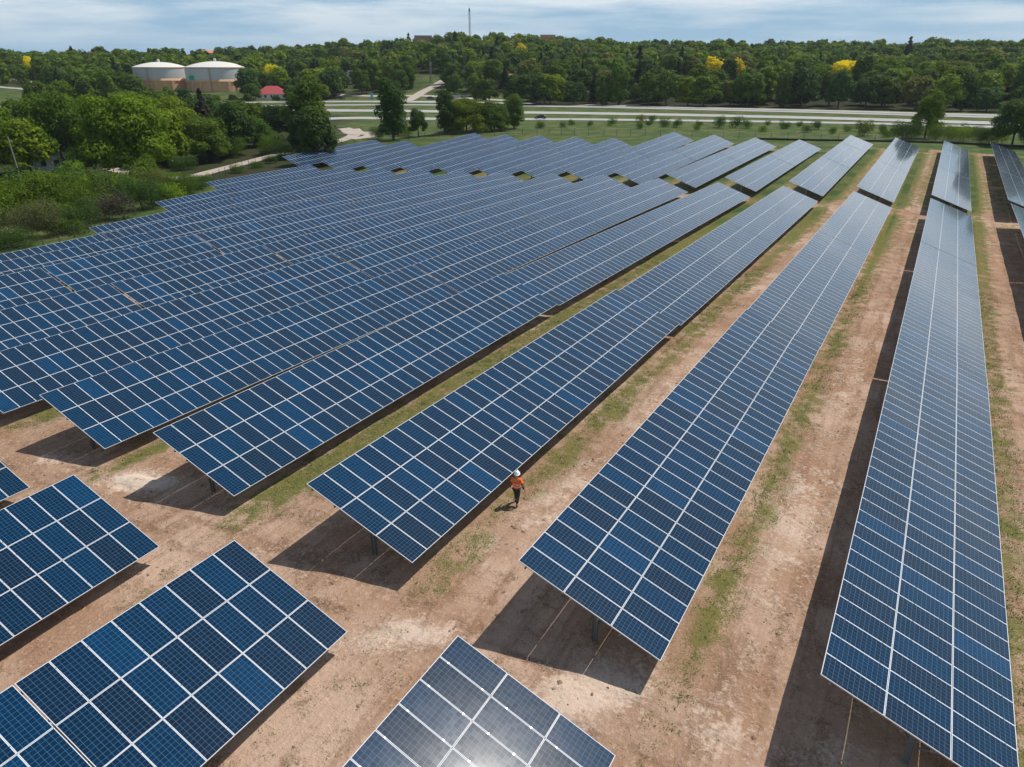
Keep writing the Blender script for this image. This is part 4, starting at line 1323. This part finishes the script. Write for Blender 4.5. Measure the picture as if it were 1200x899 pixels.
def fence(pts, step, H, lab, silt=False):
    root = empty('wire_fence', (pts[0][0], pts[0][1], gz(*pts[0])))
    tag(root, lab, 'fence')
    bx, by, bz = root.location
    c = spline(pts, step)
    P = [Vector((p.x - bx, p.y - by, gz(p.x, p.y) - bz)) for p in c]
    pb = MB(); pb.tube((0, 0, -0.4), (0, 0, H), 0.06, 0.055, 6)
    pm_ = pb.mesh('post', M_FENCE)
    for p in P[:100]:
        link('post', pm_, root, p)
    b = MB()
    for i in range(len(P) - 1):
        for k in range(6):
            z = 0.15 + (H - 0.25) * k / 5
            b.tube(P[i] + Vector((0, 0, z)), P[i + 1] + Vector((0, 0, z)), 0.012, 0.012, 3, cap=False)
    b.build('wire', M_MESH, root)
    if silt:
        b = MB()
        for i in range(len(P) - 1):
            a, q = P[i], P[i + 1]
            if a.x + bx < -48:
                continue
            d = (q - a).normalized()
            n = Vector((-d.y, d.x, 0)) * 0.09
            b.add([a - n, q - n, q - n + Vector((0, 0, 0.5)), a - n + Vector((0, 0, 0.5)), a - n * 1.3, q - n * 1.3, q - n * 1.3 + Vector((0, 0, 0.5)), a - n * 1.3 + Vector((0, 0, 0.5))],
                  [(0, 1, 2, 3), (7, 6, 5, 4), (3, 2, 6, 7)])
        b.build('silt_fabric', M_BLACK, root)


fence([(-98, 36), (-107, 48), (-116, 64), (-125, 80), (-134, 93), (-143, 110), (-152, 126), (-158, 143), (-160, 160), (-152, 172)], 3.6, 2.0, 'thin post and wire fence along the left side of the field')
fence([(-152, 172), (-140, 187), (-125, 196), (-110, 205), (-90, 211), (-60, 217.5), (-30, 225), (0, 236), (20, 238.5), (45, 240)], 4.0, 2.0, 'wire fence with black silt fabric along the far field edge', True)


# ------------------------------------------------------------------ grass and clods near the camera
def build_tufts():
    rng = np.random.default_rng(17)
    n = 150000
    X = rng.uniform(-62, 14, n)
    Y = rng.uniform(8, 80, n)
    g = grassiness(X, Y)
    blotch = np.sin(X * 0.8 + 2 * np.sin(Y * 0.23)) * np.sin(Y * 0.55 + np.sin(X * 0.4)) * 0.5
    keep = rng.random(n) < np.clip((g + 0.35 * blotch - 0.30) * 1.3, 0.012, 0.7)
    X, Y = X[keep], Y[keep]
    n = len(X)
    Z = np.array([gz(x, y) for x, y in zip(X, Y)])
    k = 9
    X, Y, Z = np.repeat(X, k), np.repeat(Y, k), np.repeat(Z, k)
    m = len(X)
    X = X + rng.normal(scale=0.11, size=m)
    Y = Y + rng.normal(scale=0.11, size=m)
    a = rng.random(m) * 6.28
    h = rng.uniform(0.03, 0.11, m)
    w = rng.uniform(0.010, 0.024, m)
    ln = rng.uniform(0.05, 0.16, m)
    p = np.stack([X, Y, Z], 1)
    s = np.stack([np.cos(a) * w, np.sin(a) * w, np.zeros(m)], 1)
    t = np.stack([-np.sin(a) * ln, np.cos(a) * ln, h], 1)
    v = np.stack([p - s - [0, 0, 0.02], p + s - [0, 0, 0.02], p + t], 1).reshape(-1, 3)
    mt, tr, b = new_mat('grass_blades')
    tcn = nd(tr, 'ShaderNodeTexCoord')
    nn = noise(tr, tcn.outputs['Object'], 0.7, 4)
    tr.links.new(mixc(tr, ramp(tr, nn, [(0.4, 0), (0.65, 1)]), (0.085, 0.135, 0.022), (0.290, 0.245, 0.090)), b.inputs['Base Color'])
    b.inputs['Roughness'].default_value = 0.8
    tag(link('grass', np_mesh('grass', v, np.arange(m * 3).reshape(m, 3), [mt])), 'sparse grass tufts growing on the bare soil', 'grass', kind='stuff')


def build_clods():
    rng = np.random.default_rng(23)
    n = 9000
    X = rng.uniform(-58, 14, n)
    Y = rng.uniform(8, 62, n) ** 1.0
    g = grassiness(X, Y)
    cl_ = np.sin(X * 0.5 + 1.7 * np.sin(Y * 0.4)) * np.sin(Y * 0.8)
    keep = (rng.random(n) < np.clip(0.55 - g + 0.4 * cl_, 0.03, 1))
    X, Y = X[keep], Y[keep]
    base = np.array([(0, 0, 1), (1, 0, 0), (0, 1, 0), (-1, 0, 0), (0, -1, 0), (0, 0, -1)], float)
    tri = np.array([(0, 1, 2), (0, 2, 3), (0, 3, 4), (0, 4, 1), (5, 2, 1), (5, 3, 2), (5, 4, 3), (5, 1, 4)])
    V, F_ = [], []
    for i, (x, y) in enumerate(zip(X, Y)):
        s = 0.02 + 0.07 * rng.random() ** 3
        q = base * s * rng.uniform(0.6, 1.4, (6, 3)) * [1.2, 1.2, 0.7]
        V.append(q + [x, y, gz(x, y) + s * 0.25])
        F_.append(tri + 6 * i)
    m_ = plain('soil_clods', (0.27, 0.175, 0.115), 0.95, var=0.5, scale=4)
    tag(link('gravel', np_mesh('gravel', np.concatenate(V), np.concatenate(F_), [m_])), 'clods and small stones lying on the bare soil', 'stones', kind='stuff')


def heap(x, y, rx, ry, h, rot, c, lab):
    rng = np.random.default_rng(int(abs(x) * 10))
    V, F_ = [], []
    nr, na = 14, 40
    ph = rng.random(6) * 6.28
    for i in range(nr + 1):
        r = i / nr
        for k in range(na):
            a = 2 * math.pi * k / na
            w = 1 + 0.16 * math.sin(2 * a + ph[0]) + 0.10 * math.sin(3 * a + ph[1]) + 0.06 * math.sin(7 * a + ph[2])
            px, py = rx * w * r * math.cos(a), ry * w * r * math.sin(a)
            qx, qy = px * math.cos(rot) - py * math.sin(rot), px * math.sin(rot) + py * math.cos(rot)
            z = h * (1 - r * r) ** 1.3 + 0.03 * rng.normal() * (1 - r) - 0.06 * (i == nr)
            V.append((qx, qy, gz(x + qx, y + qy) - gz(x, y) + z))
    for i in range(nr):
        for k in range(na):
            F_.append((i * na + k, (i + 1) * na + k, (i + 1) * na + (k + 1) % na, i * na + (k + 1) % na))
    tag(link('sand_pile', np_mesh('sand_pile', V, F_, [plain('pile_sand', c, 0.95, var=0.3, scale=2.5)], smooth=True), None, (x, y, gz(x, y))), lab, 'sand pile')


heap(-33.4, 17.9, 1.7, 0.6, 0.16, 0.35, (0.58, 0.47, 0.37), 'pale spread of sand beside the third long table corner')
build_tufts()
build_clods()


# ------------------------------------------------------------------ the worker
def skin_mesh(name, joints, bones, mat, parent, root=0, level=2):
    me = bpy.data.meshes.new(name)
    me.from_pydata([j[0] for j in joints], bones, [])
    me.materials.append(mat)
    o = link(name, me, parent)
    md = o.modifiers.new('skin', 'SKIN')
    md.use_smooth_shade = True
    for i, j in enumerate(joints):
        rr_ = j[1] if isinstance(j[1], tuple) else (j[1], j[1])
        me.skin_vertices[0].data[i].radius = rr_
        me.skin_vertices[0].data[i].use_root = (i == root)
    sb = o.modifiers.new('subsurf', 'SUBSURF')
    sb.levels = sb.render_levels = level
    return o


def worker(x, y, rot):
    z = gz(x, y)
    root = empty('person', (x, y, z), (0, 0, rot))
    tag(root, 'person walking away in orange safety vest, white helmet and dark trousers', 'person')
    skin = plain('skin_tone', (0.42, 0.26, 0.18), 0.6, var=0.05)
    orange = plain('orange_vest_cloth', (1.0, 0.15, 0.005), 0.75, var=0.1)
    dark = plain('dark_trouser_cloth', (0.030, 0.032, 0.034), 0.85, var=0.2)
    boot = plain('brown_boot_leather', (0.16, 0.12, 0.09), 0.8, var=0.2)
    refl = plain('reflective_tape', (0.80, 0.80, 0.72), 0.4, var=0.05)
    J, B = [], []

    def j(p, r, par=None):
        J.append((p, r))
        if par is not None:
            B.append((par, len(J) - 1))
        return len(J) - 1
    pel = j((0, 0, 0.96), (0.15, 0.11))
    wai = j((0, 0.01, 1.12), (0.14, 0.10), pel)
    che = j((0, 0.03, 1.34), (0.17, 0.12), wai)
    nek = j((0, 0.05, 1.50), 0.06, che)
    hd0 = j((0, 0.08, 1.59), 0.085, nek)
    hd1 = j((0, 0.085, 1.70), 0.095, hd0)
    sides = {}
    for s, el, wr_, kn, an, toe in ((-1, (-0.29, -0.06, 1.14), (-0.33, 0.08, 0.92), (-0.11, 0.20, 0.53), (-0.11, 0.24, 0.10), (-0.12, 0.42, 0.05)),
                                    (1, (0.33, -0.10, 1.17), (0.38, 0.0, 0.95), (0.10, 0.0, 0.50), (0.10, -0.28, 0.15), (0.11, -0.14, 0.04))):
        sh = j((s * 0.20, 0.03, 1.43), 0.065, che)
        e = j(el, 0.048, sh)
        w = j(wr_, 0.032, e)
        d = (Vector(wr_) - Vector(el)).normalized()
        pm_ = Vector(wr_) + d * 0.07
        pa = j(tuple(pm_), 0.036, w)
        side = d.cross(Vector((0, 0, 1))).normalized()
        if side.length < 0.1:
            side = Vector((0, 1, 0))
        for k, ln_ in enumerate((0.075, 0.085, 0.08, 0.062)):
            a = pm_ + side * (0.024 * (k - 1.5)) + d * 0.035
            f1 = j(tuple(a), 0.0105, pa)
            f2 = j(tuple(a + d * ln_ * 0.55 + Vector((0, 0.008, 0))), 0.0095, f1)
            j(tuple(a + d * ln_ + Vector((0, 0.022, 0.006))), 0.008, f2)
        t1 = j(tuple(Vector(wr_) + d * 0.03 - side * 0.04 + Vector((0, 0.015, 0))), 0.012, w)
        j(tuple(Vector(wr_) + d * 0.085 - side * 0.052 + Vector((0, 0.03, 0))), 0.010, t1)
        hp = j((s * 0.10, 0.0, 0.90), 0.095, pel)
        k_ = j(kn, 0.060, hp)
        a_ = j(an, 0.042, k_)
        j(toe, 0.038, a_)
        sides[s] = (el, wr_, kn, an, toe)
    body = skin_mesh('body', J, B, skin, root)
    # face: nose, ears
    b = MB()
    b.add([(-0.016, 0.168, 1.635), (0.016, 0.168, 1.635), (0, 0.20, 1.632), (0, 0.172, 1.68)], [(0, 1, 2), (1, 3, 2), (3, 0, 2)])
    for s in (-1, 1):
        b.box(s * 0.095 - 0.012, s * 0.095 + 0.012, 0.06, 0.10, 1.615, 1.68)
        b.box(s * 0.035 - 0.012, s * 0.035 + 0.012, 0.166, 0.176, 1.672, 1.684)
    b.box(-0.025, 0.025, 0.158, 0.170, 1.595, 1.603)
    b.build('face', skin, root)
    # vest with short sleeves
    V = [((0, 0, 0.93), (0.175, 0.135)), ((0, 0.01, 1.12), (0.18, 0.135)), ((0, 0.03, 1.33), (0.205, 0.15)), ((0, 0.045, 1.45), (0.12, 0.10))]
    E = [(0, 1), (1, 2), (2, 3)]
    for s in (-1, 1):
        el = Vector(sides[s][0])
        sh = Vector((s * 0.21, 0.03, 1.425))
        n = len(V)
        V += [(tuple(sh), 0.088), (tuple(sh.lerp(el, 0.75)), 0.078)]
        E += [(2, n), (n, n + 1)]
    vest = skin_mesh('vest', V, E, orange, root, 1)
    for zc, rx, ry in ((1.07, 0.197, 0.152), (1.20, 0.203, 0.156)):
        b = MB()
        b.lathe([(1.0, zc - 0.018), (1.012, zc), (1.0, zc + 0.018)], 28, M=Matrix.Translation((0, 0.012, 0)) @ Matrix.Diagonal((rx, ry, 1, 1)))
        b.build('reflective_stripe', refl, vest)
    # long dark sleeves under the vest
    for s in (-1, 1):
        el, wr_ = Vector(sides[s][0]), Vector(sides[s][1])
        sh = Vector((s * 0.21, 0.03, 1.425))
        skin_mesh('sleeve', [(tuple(sh.lerp(el, 0.6)), 0.066), (tuple(el), 0.062), (tuple(el.lerp(wr_, 0.92)), 0.046)], [(0, 1), (1, 2)], dark, root, 1)
    # trousers
    V = [((0, 0, 0.97), (0.165, 0.125))]
    E = []
    for s in (-1, 1):
        _, _, kn, an, _ = sides[s]
        n = len(V)
        V += [((s * 0.10, 0, 0.88), 0.112), (kn, 0.080), (tuple(Vector(an) + Vector((0, 0, 0.06))), 0.072)]
        E += [(0, n), (n, n + 1), (n + 1, n + 2)]
    skin_mesh('trousers', V, E, dark, root)
    for s in (-1, 1):
        an, toe = Vector(sides[s][3]), Vector(sides[s][4])
        skin_mesh('boot', [(tuple(an + Vector((0, 0, 0.03))), 0.062), (tuple(an + Vector((0, -0.01, -0.045))), 0.055), (tuple(toe), (0.055, 0.042))], [(0, 1), (1, 2)], boot, root)
    # hard hat: shell, brim and peak
    b = MB()
    b.lathe([(0.165, 1.685), (0.160, 1.700), (0.135, 1.705), (0.130, 1.75), (0.108, 1.805), (0.06, 1.84), (0.001, 1.85)], 24, M=Matrix.Translation((0, 0.085, 0)) @ Matrix.Diagonal((0.92, 1.1, 1, 1)))
    b.box(-0.018, 0.018, -0.03, 0.2, 1.80, 1.856)
    hm = b.build('helmet', plain('white_helmet', (0.85, 0.85, 0.84), 0.3, var=0.03), root, smooth=True)
    b = MB(); b.box(-0.08, 0.08, 0.21, 0.30, 1.675, 1.695); b.build('peak', hm.data.materials[0], hm)


worker(-14.35, 25.15, R(12))
print('objects', len(bpy.data.objects), 'trees', n_ind, 'wood', len(wood), 'spots', len(spots))


# ------------------------------------------------------------------ the air: one even haze round everything
def haze():
    b = MB()
    b.box(-3400, 3400, -800, 5400, -90, 110)
    m = bpy.data.materials.new('haze_air')
    m.use_nodes = True
    t = m.node_tree
    t.nodes.clear()
    v = nd(t, 'ShaderNodeVolumePrincipled')
    v.inputs['Color'].default_value = (0.80, 0.90, 1.0, 1)
    v.inputs['Density'].default_value = 0.00007
    v.inputs['Anisotropy'].default_value = 0.2
    out = nd(t, 'ShaderNodeOutputMaterial')
    t.links.new(v.outputs[0], out.inputs['Volume'])
    o = b.build('haze', m)
    tag(o, 'thin bluish haze in the air', 'haze', kind='stuff')


haze()
